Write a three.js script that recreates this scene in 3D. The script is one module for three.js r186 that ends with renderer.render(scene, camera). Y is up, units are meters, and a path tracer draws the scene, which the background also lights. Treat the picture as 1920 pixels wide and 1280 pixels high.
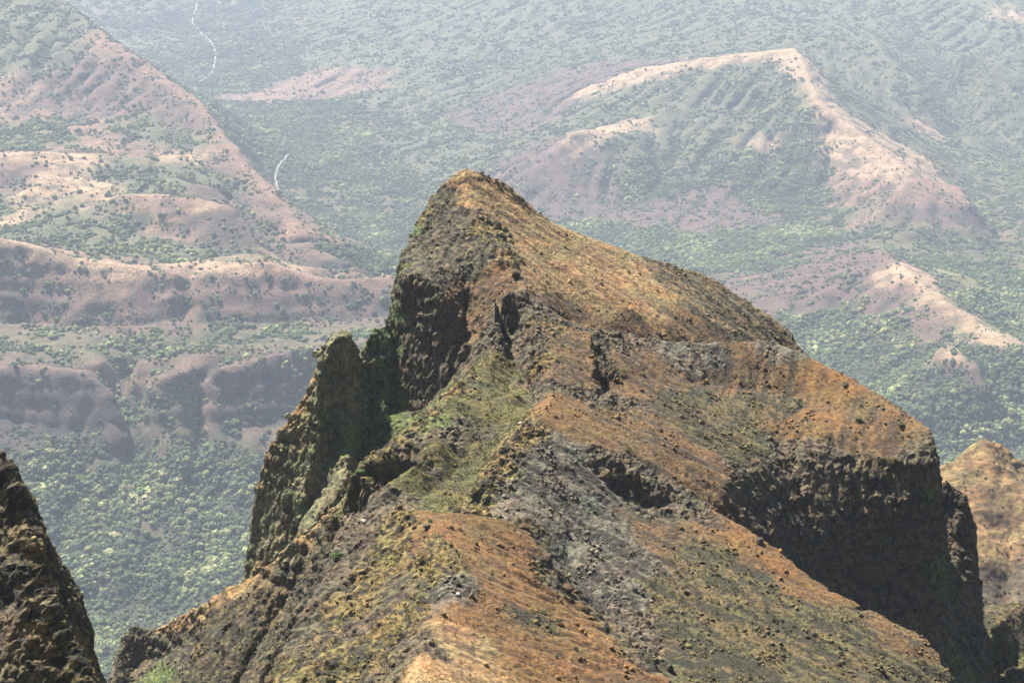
import * as THREE from 'three';
import { mergeGeometries, mergeVertices } from 'three/addons/utils/BufferGeometryUtils.js';

// ---------------------------------------------------------------- camera, sky, sun, exposure
const scene = new THREE.Scene();
const FS = 3; // the valley lies this much farther off than it was first laid out
const EYE = 650 * FS, PITCH = 16.2 * Math.PI / 180, FOV = 24;
const camera = new THREE.PerspectiveCamera(FOV, 1.5, 1, 40000);
camera.position.set(0, EYE, 0);
camera.lookAt(0, EYE - Math.sin(PITCH), -Math.cos(PITCH));
const renderer = new THREE.WebGLRenderer({ antialias: true });
renderer.toneMapping = THREE.LinearToneMapping;
renderer.toneMappingExposure = 3.8;
renderer.shadowMap.enabled = true;
const SUN = new THREE.Vector3(-0.40, 0.81, -0.45).normalize();
{
  // hazy bright sky: pale at the horizon, blue overhead
  const w = 128, h = 64, data = new Float32Array(w * h * 4);
  for (let j = 0; j < h; j++) for (let i = 0; i < w; i++) {
    const el = (j + 0.5) / h * Math.PI - Math.PI / 2, az = ((i + 0.5) / w - 0.5) * 2 * Math.PI;
    const up = Math.max(0, Math.sin(el)), k = Math.pow(1 - up, 3), o = (j * w + i) * 4;
    data[o] = 0.18 + 0.40 * k; data[o + 1] = 0.29 + 0.42 * k; data[o + 2] = 0.52 + 0.36 * k; data[o + 3] = 1;
    if (el < -0.05) { data[o] = 0.12; data[o + 1] = 0.12; data[o + 2] = 0.11; }
  }
  const sky = new THREE.DataTexture(data, w, h, THREE.RGBAFormat, THREE.FloatType);
  sky.mapping = THREE.EquirectangularReflectionMapping; sky.magFilter = THREE.LinearFilter; sky.needsUpdate = true;
  scene.background = sky; scene.environment = sky;
  scene.backgroundIntensity = scene.environmentIntensity = 0.19;
}
const sun = new THREE.DirectionalLight(0xfff7ec, 5);
sun.position.copy(SUN).multiplyScalar(14000).add(new THREE.Vector3(0, 0, -8000));
sun.target.position.set(0, 0, -8000);
sun.castShadow = true; sun.shadow.radius = 1;
Object.assign(sun.shadow.camera, { left: -11000, right: 11000, top: 11000, bottom: -11000, near: 1, far: 30000 });
scene.add(sun, sun.target);
scene.fog = new THREE.FogExp2(new THREE.Color(0.68, 0.80, 1.0), 0.000037);

// ---------------------------------------------------------------- helpers
let seed = 12345;
const rnd = () => { seed = (seed * 1664525 + 1013904223) >>> 0; return seed / 4294967296; };
const rr = (a, b) => a + (b - a) * rnd();
const clamp = (x, a = 0, b = 1) => x < a ? a : x > b ? b : x;
const smooth = (a, b, x) => { const t = clamp((x - a) / (b - a)); return t * t * (3 - 2 * t); };
const lerp = (a, b, t) => a + (b - a) * t;
const PERM = new Uint8Array(512);
{ const p = [...Array(256).keys()]; for (let i = 255; i > 0; i--) { const j = Math.floor(rnd() * (i + 1)); [p[i], p[j]] = [p[j], p[i]]; } for (let i = 0; i < 512; i++) PERM[i] = p[i & 255]; }
const GRAD = [[1, 1, 0], [-1, 1, 0], [1, -1, 0], [-1, -1, 0], [1, 0, 1], [-1, 0, 1], [1, 0, -1], [-1, 0, -1], [0, 1, 1], [0, -1, 1], [0, 1, -1], [0, -1, -1], [1, 1, 0], [-1, 1, 0], [0, -1, 1], [0, -1, -1]];
const GX = GRAD.map(g => g[0]), GY = GRAD.map(g => g[1]), GZ = GRAD.map(g => g[2]);
function noise(x, y, z) {
  const xf = Math.floor(x), yf = Math.floor(y), zf = Math.floor(z), X = xf & 255, Y = yf & 255, Z = zf & 255;
  x -= xf; y -= yf; z -= zf;
  const u = x * x * x * (x * (x * 6 - 15) + 10), v = y * y * y * (y * (y * 6 - 15) + 10), w = z * z * z * (z * (z * 6 - 15) + 10);
  const A = PERM[X] + Y, AA = PERM[A & 511] + Z, AB = PERM[(A + 1) & 511] + Z, B = PERM[X + 1] + Y, BA = PERM[B & 511] + Z, BB = PERM[(B + 1) & 511] + Z;
  const g = (h, a, b, c) => { h &= 15; return GX[h] * a + GY[h] * b + GZ[h] * c; };
  return lerp(lerp(lerp(g(PERM[AA & 511], x, y, z), g(PERM[BA & 511], x - 1, y, z), u), lerp(g(PERM[AB & 511], x, y - 1, z), g(PERM[BB & 511], x - 1, y - 1, z), u), v),
    lerp(lerp(g(PERM[(AA + 1) & 511], x, y, z - 1), g(PERM[(BA + 1) & 511], x - 1, y, z - 1), u), lerp(g(PERM[(AB + 1) & 511], x, y - 1, z - 1), g(PERM[(BB + 1) & 511], x - 1, y - 1, z - 1), u), v), w);
}
const fbm = (x, y, z, n = 4) => { let s = 0, a = 1, t = 0; for (let i = 0; i < n; i++) { s += a * noise(x, y, z); t += a; a *= 0.5; x = x * 2.03 + 7.1; y = y * 2.03 + 3.7; z = z * 2.03 + 1.3; } return s / t; };
const ridged = (x, y, z, n = 3) => { let s = 0, a = 1, t = 0; for (let i = 0; i < n; i++) { s += a * (1 - 2 * Math.abs(noise(x, y, z))); t += a; a *= 0.5; x = x * 2.1 + 5.1; y = y * 2.1 + 1.7; z = z * 2.1 + 9.3; } return s / t; };

const hash = (x, y, z) => { let h = (x * 374761393 + y * 668265263 + z * 2147483647) | 0; h = Math.imul(h ^ (h >>> 13), 1274126177); return (h ^ (h >>> 16)) >>> 0; };
function blocks(x, y, z) { // rounded blocks with sharp joints between them: 0 at a joint, about 1 on a block
  const X = Math.floor(x), Y = Math.floor(y), Z = Math.floor(z); let a = 9, b = 9;
  for (let i = -1; i < 2; i++) for (let j = -1; j < 2; j++) for (let k = -1; k < 2; k++) { const h = hash(X + i, Y + j, Z + k), dx = X + i + (h & 1023) / 1023 - x, dy = Y + j + ((h >>> 10) & 1023) / 1023 - y, dz = Z + k + ((h >>> 20) & 1023) / 1023 - z, d = dx * dx + dy * dy + dz * dz; if (d < a) { b = a; a = d; } else if (d < b) b = d; }
  return Math.min(1, 1.6 * (Math.sqrt(b) - Math.sqrt(a)));
}
const used = {};
function numbered(name) { used[name] = (used[name] || 0) + 1; return used[name] === 1 ? name : name + '_' + String(used[name] - 1).padStart(3, '0'); }
function tag(o, name, label, category, group, kind) {
  o.name = numbered(name); o.userData = { label, category };
  if (group) o.userData.group = group;
  if (kind) o.userData.kind = kind;
  o.traverse(m => { if (m.isMesh) m.castShadow = m.receiveShadow = true; });
  scene.add(o); return o;
}
// a place seen at (u, v) of a 1920 x 1280 view and d metres ahead, as a point of the world
const F = 640 / Math.tan(FOV / 2 * Math.PI / 180), SP = Math.sin(PITCH), CP = Math.cos(PITCH);
function V(u, v, d) { const a = (u - 960) / F, b = (640 - v) / F, t = d / (CP + SP * b); return [a * t, EYE + t * (CP * b - SP), d]; }
const vv = list => list.map(p => V(...p));
const shift = (pts, dx, dy, dd) => pts.map(p => [p[0] + dx, p[1] + dy, p[2] + dd]);

// a height field over the ground plan that passes through given crest, gully and foot lines
class Land {
  constructor(x0, x1, d0, d1, cs) { this.x0 = x0; this.d0 = d0; this.cs = cs; this.nx = Math.round((x1 - x0) / cs) + 1; this.nd = Math.round((d1 - d0) / cs) + 1; this.sum = new Float32Array(this.nx * this.nd); this.cnt = new Float32Array(this.nx * this.nd); }
  line(pts, w = 1) {
    for (let i = 0; i + 1 < pts.length || i === 0; i++) {
      const p = pts[i], q = pts[Math.min(i + 1, pts.length - 1)], n = Math.max(1, Math.ceil(Math.hypot(q[0] - p[0], q[2] - p[2]) / this.cs * 2));
      for (let k = 0; k <= n; k++) {
        const t = k / n, ix = Math.round((lerp(p[0], q[0], t) - this.x0) / this.cs), id = Math.round((lerp(p[2], q[2], t) - this.d0) / this.cs);
        if (ix < 0 || id < 0 || ix >= this.nx || id >= this.nd) continue;
        this.sum[id * this.nx + ix] += w * lerp(p[1], q[1], t); this.cnt[id * this.nx + ix] += w;
      }
    }
    return this;
  }
  solve(iter, soften) {
    const levels = [{ nx: this.nx, nd: this.nd, s: this.sum, c: this.cnt }];
    while (Math.min(levels.at(-1).nx, levels.at(-1).nd) > 6) {
      const a = levels.at(-1), nx = (a.nx + 1) >> 1, nd = (a.nd + 1) >> 1, s = new Float32Array(nx * nd), c = new Float32Array(nx * nd);
      for (let j = 0; j < a.nd; j++) for (let i = 0; i < a.nx; i++) { const k = j * a.nx + i; if (a.c[k]) { const o = (j >> 1) * nx + (i >> 1); s[o] += a.s[k]; c[o] += a.c[k]; } }
      levels.push({ nx, nd, s, c });
    }
    let H = null;
    for (let l = levels.length - 1; l >= 0; l--) {
      const { nx, nd, s, c } = levels[l], N = new Float32Array(nx * nd), up = levels[l + 1];
      for (let j = 0; j < nd; j++) for (let i = 0; i < nx; i++) {
        const k = j * nx + i;
        if (c[k]) N[k] = s[k] / c[k];
        else if (H) {
          const fi = clamp(i / 2 - 0.25, 0, up.nx - 1.001), fj = clamp(j / 2 - 0.25, 0, up.nd - 1.001), a = Math.floor(fi), b = Math.floor(fj), a1 = Math.min(a + 1, up.nx - 1), b1 = Math.min(b + 1, up.nd - 1);
          N[k] = lerp(lerp(H[b * up.nx + a], H[b * up.nx + a1], fi - a), lerp(H[b1 * up.nx + a], H[b1 * up.nx + a1], fi - a), fj - b);
        }
      }
      const it = l > 3 ? 200 : iter;
      for (let n = 0; n < it; n++) for (let j = 0; j < nd; j++) for (let i = 0; i < nx; i++) {
        const k = j * nx + i; if (c[k]) continue;
        const L = N[i ? k - 1 : k + 1], R = N[i < nx - 1 ? k + 1 : k - 1], U = N[j ? k - nx : k + nx], D = N[j < nd - 1 ? k + nx : k - nx];
        N[k] += 1.6 * ((L + R + U + D) * 0.25 - N[k]);
      }
      H = N;
    }
    this.H = H;
    for (let n = 0; n < soften; n++) this.blur();
    this.S = H.slice(); const keep = this.H; this.H = this.S; for (let n = 0; n < 30; n++) this.blur(); this.S = this.H; this.H = keep;
    delete this.sum; delete this.cnt;
    return this;
  }
  blur() { const { nx, nd, H } = this, B = H.slice(); for (let j = 1; j < nd - 1; j++) for (let i = 1; i < nx - 1; i++) { const k = j * nx + i; B[k] = H[k] * 0.5 + (H[k - 1] + H[k + 1] + H[k - nx] + H[k + nx]) * 0.125; } this.H = B; }
  roughen(f) { for (let j = 0; j < this.nd; j++) for (let i = 0; i < this.nx; i++) this.H[j * this.nx + i] += f(this.x0 + i * this.cs, this.d0 + j * this.cs); return this; }
  // rain: drops run down the fall line, cut where they hurry and drop their load where they slow
  erode(drops, cut, radius) {
    const { nx, nd, cs } = this, H = this.H; for (let i = 0; i < H.length; i++) H[i] /= cs;
    const brush = []; for (let j = -radius; j <= radius; j++) for (let i = -radius; i <= radius; i++) { const w = radius + 0.5 - Math.hypot(i, j); if (w > 0) brush.push([i, j, w]); } const tw = brush.reduce((a, b) => a + b[2], 0); for (const b of brush) b[2] /= tw;
    for (let n = 0; n < drops; n++) {
      let x = rnd() * (nx - 3) + 1, y = rnd() * (nd - 3) + 1, dx = 0, dy = 0, v = 1, w = 1, load = 0;
      for (let k = 0; k < 48; k++) {
        const i = x | 0, j = y | 0, o = j * nx + i, u = x - i, t = y - j, a = H[o], b = H[o + 1], c = H[o + nx], d = H[o + nx + 1];
        const gx = (b - a) * (1 - t) + (d - c) * t, gy = (c - a) * (1 - u) + (d - b) * u, h = a * (1 - u) * (1 - t) + b * u * (1 - t) + c * (1 - u) * t + d * u * t;
        dx = dx * 0.08 - gx * 0.92; dy = dy * 0.08 - gy * 0.92; const L = Math.hypot(dx, dy); if (L < 1e-6) break; dx /= L; dy /= L;
        x += dx; y += dy; if (x < 2 || y < 2 || x > nx - 3 || y > nd - 3) break;
        const I = x | 0, J = y | 0, O = J * nx + I, U = x - I, T = y - J, hn = H[O] * (1 - U) * (1 - T) + H[O + 1] * U * (1 - T) + H[O + nx] * (1 - U) * T + H[O + nx + 1] * U * T, dh = hn - h;
        const cap = Math.max(-Math.max(dh, -0.6), 0.005) * v * w * 3;
        if (load > cap || dh > 0) { const q = dh > 0 ? Math.min(dh, load) : (load - cap) * 0.3; load -= q; H[o] += q * (1 - u) * (1 - t); H[o + 1] += q * u * (1 - t); H[o + nx] += q * (1 - u) * t; H[o + nx + 1] += q * u * t; }
        else { const q = Math.min((cap - load) * cut, -dh, 0.08); load += q; for (const [bi, bj, bw] of brush) { const ii = i + bi, jj = j + bj; if (ii > 0 && jj > 0 && ii < nx && jj < nd) H[jj * nx + ii] -= q * bw; } }
        v = Math.sqrt(Math.max(0.01, Math.min(9, v * v - dh * 2))); w *= 0.985;
      }
    }
    for (let i = 0; i < H.length; i++) H[i] *= cs;
    // how much water gathers at each place
    const order = new Uint32Array(H.length).map((_, i) => i).sort((p, q) => H[q] - H[p]), A = new Float32Array(H.length).fill(1);
    for (const k of order) { const i = k % nx, j = (k / nx) | 0; if (!i || !j || i === nx - 1 || j === nd - 1) continue; let best = 0, to = -1; for (const e of [1, -1, nx, -nx, nx + 1, nx - 1, -nx + 1, -nx - 1]) { const dr = (H[k] - H[k + e]) / (Math.abs(e) === 1 || Math.abs(e) === nx ? 1 : 1.414); if (dr > best) { best = dr; to = k + e; } } if (to >= 0) A[to] += A[k]; }
    for (let i = 0; i < A.length; i++) A[i] = Math.log(A[i]);
    this.A = A; const keep = this.H; this.H = A; this.blur(); this.A = this.H; this.H = keep; return this;
  }
  at(x, d, H = this.H) {
    const fx = clamp((x - this.x0) / this.cs, 0, this.nx - 1.001), fd = clamp((d - this.d0) / this.cs, 0, this.nd - 1.001), i = Math.floor(fx), j = Math.floor(fd), k = j * this.nx + i, u = fx - i, v = fd - j;
    return lerp(lerp(H[k], H[k + 1], u), lerp(H[k + this.nx], H[k + this.nx + 1], u), v);
  }
  slope(x, d, H = this.H, e = this.cs) { return [(this.at(x + e, d, H) - this.at(x - e, d, H)) / (2 * e), (this.at(x, d + e, H) - this.at(x, d - e, H)) / (2 * e)]; }
  // where the line of sight through (u, v) first meets the land
  hit(u, v, near, far) {
    const a = (u - 960) / F, b = (640 - v) / F, q = CP + SP * b, sx = a / q, sy = (CP * b - SP) / q;
    const st = this.cs * 0.5;
    for (let d = near; d < far; d += st) { const x = sx * d; if (x < this.x0 || x > this.x0 + (this.nx - 1) * this.cs) continue; const y = EYE + sy * d; if (y <= this.at(x, d)) return [x, y, d]; }
    return null;
  }
}
// a mesh over a piece of land: a grid whose long edges on steep ground are halved, then pushed about by relief(), coloured by paint()
function landMesh(land, xs, ds, maxEdge, passes, relief, paint, keep) {
  const nx = xs.length, nd = ds.length;
  let pos = [], tri = [];
  for (let j = 0; j < nd; j++) for (let i = 0; i < nx; i++) pos.push(xs[i], land.at(xs[i], ds[j]), -ds[j]);
  for (let j = 0; j + 1 < nd; j++) for (let i = 0; i + 1 < nx; i++) {
    const a = j * nx + i, b = a + 1, c = a + nx, e = c + 1;
    if (keep && !keep(xs[i], pos[a * 3 + 1], ds[j], pos[e * 3 + 1])) continue;
    if ((Math.abs(pos[a * 3 + 1] - pos[e * 3 + 1]) < Math.abs(pos[b * 3 + 1] - pos[c * 3 + 1]))) tri.push(a, b, e, a, e, c); else tri.push(a, b, c, b, e, c);
  }
  for (let p = 0; p < passes; p++) {
    const mid = new Map(), out = [], N = pos.length;
    const m = (a, b) => {
      const dx = pos[a * 3] - pos[b * 3], dy = pos[a * 3 + 1] - pos[b * 3 + 1], dz = pos[a * 3 + 2] - pos[b * 3 + 2];
      if (dx * dx + dy * dy + dz * dz < maxEdge * maxEdge) return -1;
      const key = a < b ? a * 4194304 + b : b * 4194304 + a; let k = mid.get(key);
      if (k === undefined) { k = pos.length / 3; pos.push((pos[a * 3] + pos[b * 3]) / 2, (pos[a * 3 + 1] + pos[b * 3 + 1]) / 2, (pos[a * 3 + 2] + pos[b * 3 + 2]) / 2); mid.set(key, k); }
      return k;
    };
    for (let t = 0; t < tri.length; t += 3) {
      const a = tri[t], b = tri[t + 1], c = tri[t + 2], ab = m(a, b), bc = m(b, c), ca = m(c, a), n = (ab >= 0) + (bc >= 0) + (ca >= 0);
      if (n === 0) out.push(a, b, c);
      else if (n === 3) out.push(a, ab, ca, ab, b, bc, ca, bc, c, ab, bc, ca);
      else if (n === 1) { if (ab >= 0) out.push(a, ab, c, ab, b, c); else if (bc >= 0) out.push(a, b, bc, a, bc, c); else out.push(a, b, ca, b, c, ca); }
      else if (ab < 0) out.push(a, b, bc, a, bc, ca, ca, bc, c);
      else if (bc < 0) out.push(b, c, ca, b, ca, ab, ab, ca, a);
      else out.push(c, a, ab, c, ab, bc, bc, ab, b);
    }
    tri = out;
    if (pos.length === N) break;
  }
  const g = new THREE.BufferGeometry(), P = new Float32Array(pos);
  g.setAttribute('position', new THREE.BufferAttribute(P, 3)); g.setIndex(new THREE.BufferAttribute(new Uint32Array(tri), 1));
  g.computeVertexNormals();
  const N = g.attributes.normal.array, n = P.length / 3, col = new Float32Array(n * 3), uv = new Float32Array(n * 2), info = new Array(n);
  const base = P.slice();
  for (let i = 0; i < n; i++) {
    const k = i * 3, nn = [N[k], N[k + 1], N[k + 2]];
    const r = relief(base[k], base[k + 1], base[k + 2], nn);
    P[k] += nn[0] * r.h; P[k + 1] += nn[1] * r.h; P[k + 2] += nn[2] * r.h;
    info[i] = r;
  }
  g.computeVertexNormals();
  for (let i = 0; i < n; i++) {
    const k = i * 3, c = paint(P[k], P[k + 1], P[k + 2], [N[k], N[k + 1], N[k + 2]], info[i]);
    col[k] = c[0]; col[k + 1] = c[1]; col[k + 2] = c[2];
    uv[i * 2] = P[k] - 0.3 * P[k + 2] + 0.45 * P[k + 1]; uv[i * 2 + 1] = 0.75 * P[k + 1] - 0.65 * P[k + 2];
  }
  g.setAttribute('color', new THREE.BufferAttribute(col, 3)); g.setAttribute('uv', new THREE.BufferAttribute(uv, 2));
  g.userData.info = info;
  console.log('land mesh', n, 'vertices', tri.length / 3, 'triangles');
  return g;
}
const steps = (a, b, f) => { const r = [a]; while (r.at(-1) < b) r.push(r.at(-1) + f(r.at(-1))); return r; };
// what covers the ground: named kinds spread from seed points in space
class Cover {
  constructor(kinds, warp, sharp) { this.kinds = kinds; this.warp = warp; this.sharp = sharp; this.pts = []; }
  seed(kind, p, w = 1) { if (p) this.pts.push([p[0], p[1], -p[2], this.kinds[kind], w]); return this; }
  mix(x, y, z) {
    const s = this.warp, wx = x + s * fbm(x / (s * 3), y / (s * 3), z / (s * 3), 3) * 2.2, wy = y + s * fbm(x / (s * 3) + 31, y / (s * 3), z / (s * 3), 3) * 2.2, wz = z + s * fbm(x / (s * 3), y / (s * 3) + 57, z / (s * 3), 3) * 2.2;
    let best = 1e30; const q = this.q || (this.q = new Float64Array(this.pts.length));
    for (let i = 0; i < this.pts.length; i++) { const p = this.pts[i], dx = wx - p[0], dy = wy - p[1], dz = wz - p[2]; q[i] = Math.sqrt(dx * dx + dy * dy + dz * dz) / p[4]; if (q[i] < best) best = q[i]; }
    const out = {}; let tot = 0;
    for (let i = 0; i < this.pts.length; i++) { if (q[i] > best * 1.35 + this.sharp * 3) continue; const w = Math.exp(-(q[i] - best) / this.sharp), k = this.pts[i][3]; tot += w; for (const f in k) out[f] = (out[f] || 0) + w * k[f]; }
    for (const f in out) out[f] /= tot;
    return out;
  }
}
// colours are [r, g, b] of the ground (a), of its speckles (s); rock = how broken it is; the rest count plants and stones
const kind = (a, s, sp, rock, tuft = 0, stone = 0, shrub = 0) => ({ ar: a[0], ag: a[1], ab: a[2], sr: s[0], sg: s[1], sb: s[2], sp, rock, tuft, stone, shrub });

// textures: fine grain of soil and rock
function grain(size, lo, hi, f) {
  const d = new Uint8Array(size * size * 4);
  for (let j = 0; j < size; j++) for (let i = 0; i < size; i++) { const v = clamp(f(i / size, j / size)), o = (j * size + i) * 4, c = Math.round(255 * lerp(lo, hi, v)); d[o] = d[o + 1] = d[o + 2] = c; d[o + 3] = 255; }
  const t = new THREE.DataTexture(d, size, size); t.wrapS = t.wrapT = THREE.RepeatWrapping; t.magFilter = THREE.LinearFilter; t.minFilter = THREE.LinearMipmapLinearFilter; t.generateMipmaps = true; t.needsUpdate = true; return t;
}
const tile = (x, y, f, n) => { // tileable fbm on a torus of noise
  let s = 0, a = 1, t = 0; for (let k = 0; k < n; k++) { const X = x * f, Y = y * f, bx = x, by = y; const v = lerp(lerp(noise(X, Y, 3.3 + k * 9), noise(X - f, Y, 3.3 + k * 9), bx), lerp(noise(X, Y - f, 3.3 + k * 9), noise(X - f, Y - f, 3.3 + k * 9), bx), by); s += a * v; t += a; a *= 0.75; f *= 2; } return s / t;
};
const soilGrain = grain(1024, 0.25, 1, (x, y) => 0.62 + 2.2 * tile(x, y, 24, 5));
const soilBump = grain(1024, 0, 1, (x, y) => 0.5 + 1.3 * tile(x, y, 18, 5));
function groundMaterial(metres, bump, flat = false) {
  const m = soilGrain.clone(), b = soilBump.clone(); m.repeat.set(1 / metres, 1 / metres); b.repeat.set(1 / metres, 1 / metres); m.needsUpdate = b.needsUpdate = true;
  return new THREE.MeshStandardMaterial({ vertexColors: true, roughness: 1, map: m, bumpMap: b, bumpScale: bump, flatShading: flat });
}

// ================================================================ the valley and the slopes beyond it
const valley = new Land(-1900 * FS, 1900 * FS, 880 * FS, 6200 * FS, 6 * FS);
{
  const L = (...pts) => valley.line(pts.map(p => V(p[0], p[1], p[2] * FS)));
  const W = (...pts) => valley.line(pts.map(p => p.map(c => c * FS)));
  W([-700, 0, 880], [700, 0, 880]); W([-700, 20, 1300], [-340, 0, 1270], [-100, 0, 1150], [300, 0, 1200], [700, 20, 1400]);
  // forest slope and rock bands on the left
  L([-100, 1080, 1340], [200, 1080, 1340], [480, 1080, 1340]); L([-100, 950, 1440], [250, 950, 1440], [500, 960, 1440]);
  L([-100, 800, 1540], [0, 805, 1535], [130, 850, 1505], [270, 855, 1500], [320, 805, 1535], [480, 800, 1560], [700, 760, 1590]);
  L([-100, 685, 1590], [0, 690, 1585], [130, 700, 1570], [230, 715, 1560], [300, 710, 1575], [400, 695, 1590], [500, 675, 1605], [590, 655, 1620], [750, 640, 1640]);
  L([-100, 780, 1560], [0, 780, 1560], [120, 800, 1535], [240, 790, 1530]); L([300, 750, 1560], [400, 738, 1578], [590, 700, 1605], [750, 680, 1620]);
  L([-100, 610, 1740], [0, 610, 1740], [200, 630, 1720], [400, 622, 1735], [600, 610, 1745], [750, 600, 1750]);
  L([-100, 430, 1815], [0, 450, 1812], [60, 465, 1810], [190, 495, 1806], [280, 505, 1806], [370, 510, 1806], [440, 495, 1812], [510, 485, 1815], [560, 515, 1806], [640, 525, 1806], [740, 518, 1810], [860, 520, 1810]);
  L([185, 500, 1800], [150, 570, 1752], [115, 625, 1715]);
  L([40, 452, 1900], [200, 470, 1905], [300, 485, 1895], [480, 475, 1900]);
  L([140, 398, 2040], [230, 365, 2060], [330, 370, 2050], [430, 385, 2030], [465, 430, 1990], [472, 468, 1950]); L([240, 450, 1965], [330, 455, 1958], [420, 462, 1950]);
  L([200, 345, 2190], [300, 342, 2180], [400, 350, 2170]);
  L([-100, 292, 2250], [0, 288, 2250], [110, 290, 2250], [180, 312, 2230], [230, 345, 2180]); L([110, 290, 2250], [90, 330, 2180], [60, 380, 2090], [0, 425, 2000], [-80, 445, 1950]);
  L([-60, 370, 2150], [10, 360, 2170]); L([150, 360, 2110], [200, 385, 2070]);
  L([250, 312, 2260], [290, 297, 2290], [330, 290, 2310], [370, 308, 2280], [420, 345, 2200]);
  L([100, 246, 2500], [140, 232, 2500], [200, 250, 2470], [300, 288, 2380], [360, 306, 2310]);
  L([-100, 120, 2780], [0, 145, 2720], [30, 160, 2700], [80, 192, 2640]); L([-100, 262, 2490], [0, 266, 2480], [100, 268, 2540], [140, 225, 2620]);
  L([40, -60, 3260], [110, 0, 3100], [200, 70, 2900], [290, 130, 2750], [370, 190, 2620], [450, 300, 2350], [540, 400, 2150], [600, 485, 1960], [613, 522, 1870]);
  L([-60, 40, 2950], [0, 50, 2930]); L([150, 110, 2800], [250, 180, 2650], [330, 250, 2480], [400, 335, 2280], [480, 430, 2080], [540, 490, 1930]);
  // river valley
  L([360, -60, 5800], [375, 0, 5300], [360, 55, 4800], [400, 90, 4450], [395, 145, 4100], [365, 182, 3900], [430, 210, 3600], [500, 250, 3300], [540, 300, 3050], [515, 335, 2900], [525, 392, 2760], [560, 450, 2600], [640, 515, 2400], [760, 540, 2300]);
  L([650, 440, 2640], [760, 480, 2500]); L([700, 350, 3010], [640, 280, 3210], [560, 200, 3620], [480, 130, 4150]); L([760, 320, 3080], [860, 380, 2850], [1000, 420, 2680]);
  L([560, 180, 3750], [620, 140, 3880], [680, 80, 4250], [720, 20, 4600], [740, -60, 5200]); L([520, 20, 4900], [560, -60, 5500]);
  L([740, 250, 3380], [850, 150, 3780], [920, 80, 4180], [960, 0, 4500], [1000, -80, 5000]); L([860, 270, 3280], [940, 255, 3310]);
  L([250, 60, 4600], [300, 0, 5000], [200, -80, 5600]); L([1000, 110, 3980], [1100, 40, 4300], [1150, -60, 4800]); L([1300, 0, 4300], [1320, -80, 4800]);
  // hill with two noses
  L([965, 265, 3340], [1030, 205, 3450], [1100, 160, 3420], [1200, 130, 3380], [1330, 110, 3330], [1420, 98, 3300], [1490, 90, 3260], [1512, 130, 3150], [1530, 190, 3020], [1590, 235, 2930], [1650, 275, 2850], [1710, 322, 2760]);
  L([1080, 120, 3900], [1200, 92, 3850], [1400, 62, 3850], [1540, 70, 3700], [1600, 150, 3420], [1680, 225, 3180], [1760, 300, 2900]);
  L([1190, 225, 3080], [1300, 205, 3150], [1410, 220, 3080]); L([1035, 295, 2930], [1070, 252, 2960], [1110, 242, 2980], [1160, 257, 2960], [1205, 292, 2900]);
  L([985, 405, 2760], [1060, 412, 2745], [1150, 412, 2745], [1250, 412, 2740]); L([1240, 300, 2940], [1290, 335, 2850], [1330, 390, 2760]);
  L([1390, 290, 2920], [1440, 267, 2960], [1490, 257, 2960], [1530, 282, 2900], [1552, 315, 2850]); L([1400, 412, 2730], [1500, 412, 2720], [1580, 420, 2690]);
  L([1560, 250, 2960], [1575, 320, 2830], [1600, 370, 2720], [1625, 430, 2560], [1570, 472, 2440]);
  L([1668, 385, 2550], [1700, 345, 2620], [1740, 335, 2630], [1790, 350, 2600], [1822, 385, 2530]); L([1690, 432, 2450], [1760, 437, 2440], [1825, 425, 2470]);
  L([1050, 432, 2650], [1300, 452, 2560], [1500, 452, 2520]); L([1000, 520, 2350], [1300, 540, 2250]);
  L([1600, 475, 2260], [1650, 472, 2200], [1690, 500, 2080], [1720, 525, 2000], [1770, 560, 1930], [1850, 612, 1850], [1900, 650, 1790], [1980, 700, 1730]);
  L([1935, 640, 1900], [1900, 560, 2150], [1880, 450, 2550], [1850, 310, 3150], [1790, 200, 3480], [1750, 120, 3800], [1700, 50, 4050], [1640, -40, 4500]); L([1720, 460, 2420], [1800, 520, 2160], [1870, 570, 2010]);
  L([1640, 70, 3650], [1660, 100, 3550], [1710, 150, 3400], [1725, 180, 3320]); L([1790, 95, 3550], [1850, 108, 3500], [1920, 145, 3400]); L([1900, 60, 3850], [1850, 0, 4100], [1800, -80, 4600]);
  L([1600, 560, 2050], [1540, 620, 1985], [1560, 700, 1880], [1640, 770, 1760]); L([1690, 600, 1930], [1720, 640, 1860], [1640, 660, 1900]);
  L([1690, 748, 1730], [1750, 690, 1745], [1783, 650, 1765], [1815, 682, 1720], [1845, 725, 1680]); L([1740, 745, 1700], [1785, 715, 1715], [1815, 730, 1690]);
  L([1500, 800, 1750], [1760, 860, 1640], [1980, 870, 1620]); L([1880, 760, 1720], [1980, 760, 1720]);
}
valley.solve(60, 0).roughen((x, d) => FS * (9 * fbm(x / FS / 230, d / FS / 230, 1.7, 4) + 3.5 * ridged(x / FS / 75 + 3, d / FS / 75, 6.1, 2))).erode(380000, 0.24, 2);
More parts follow.
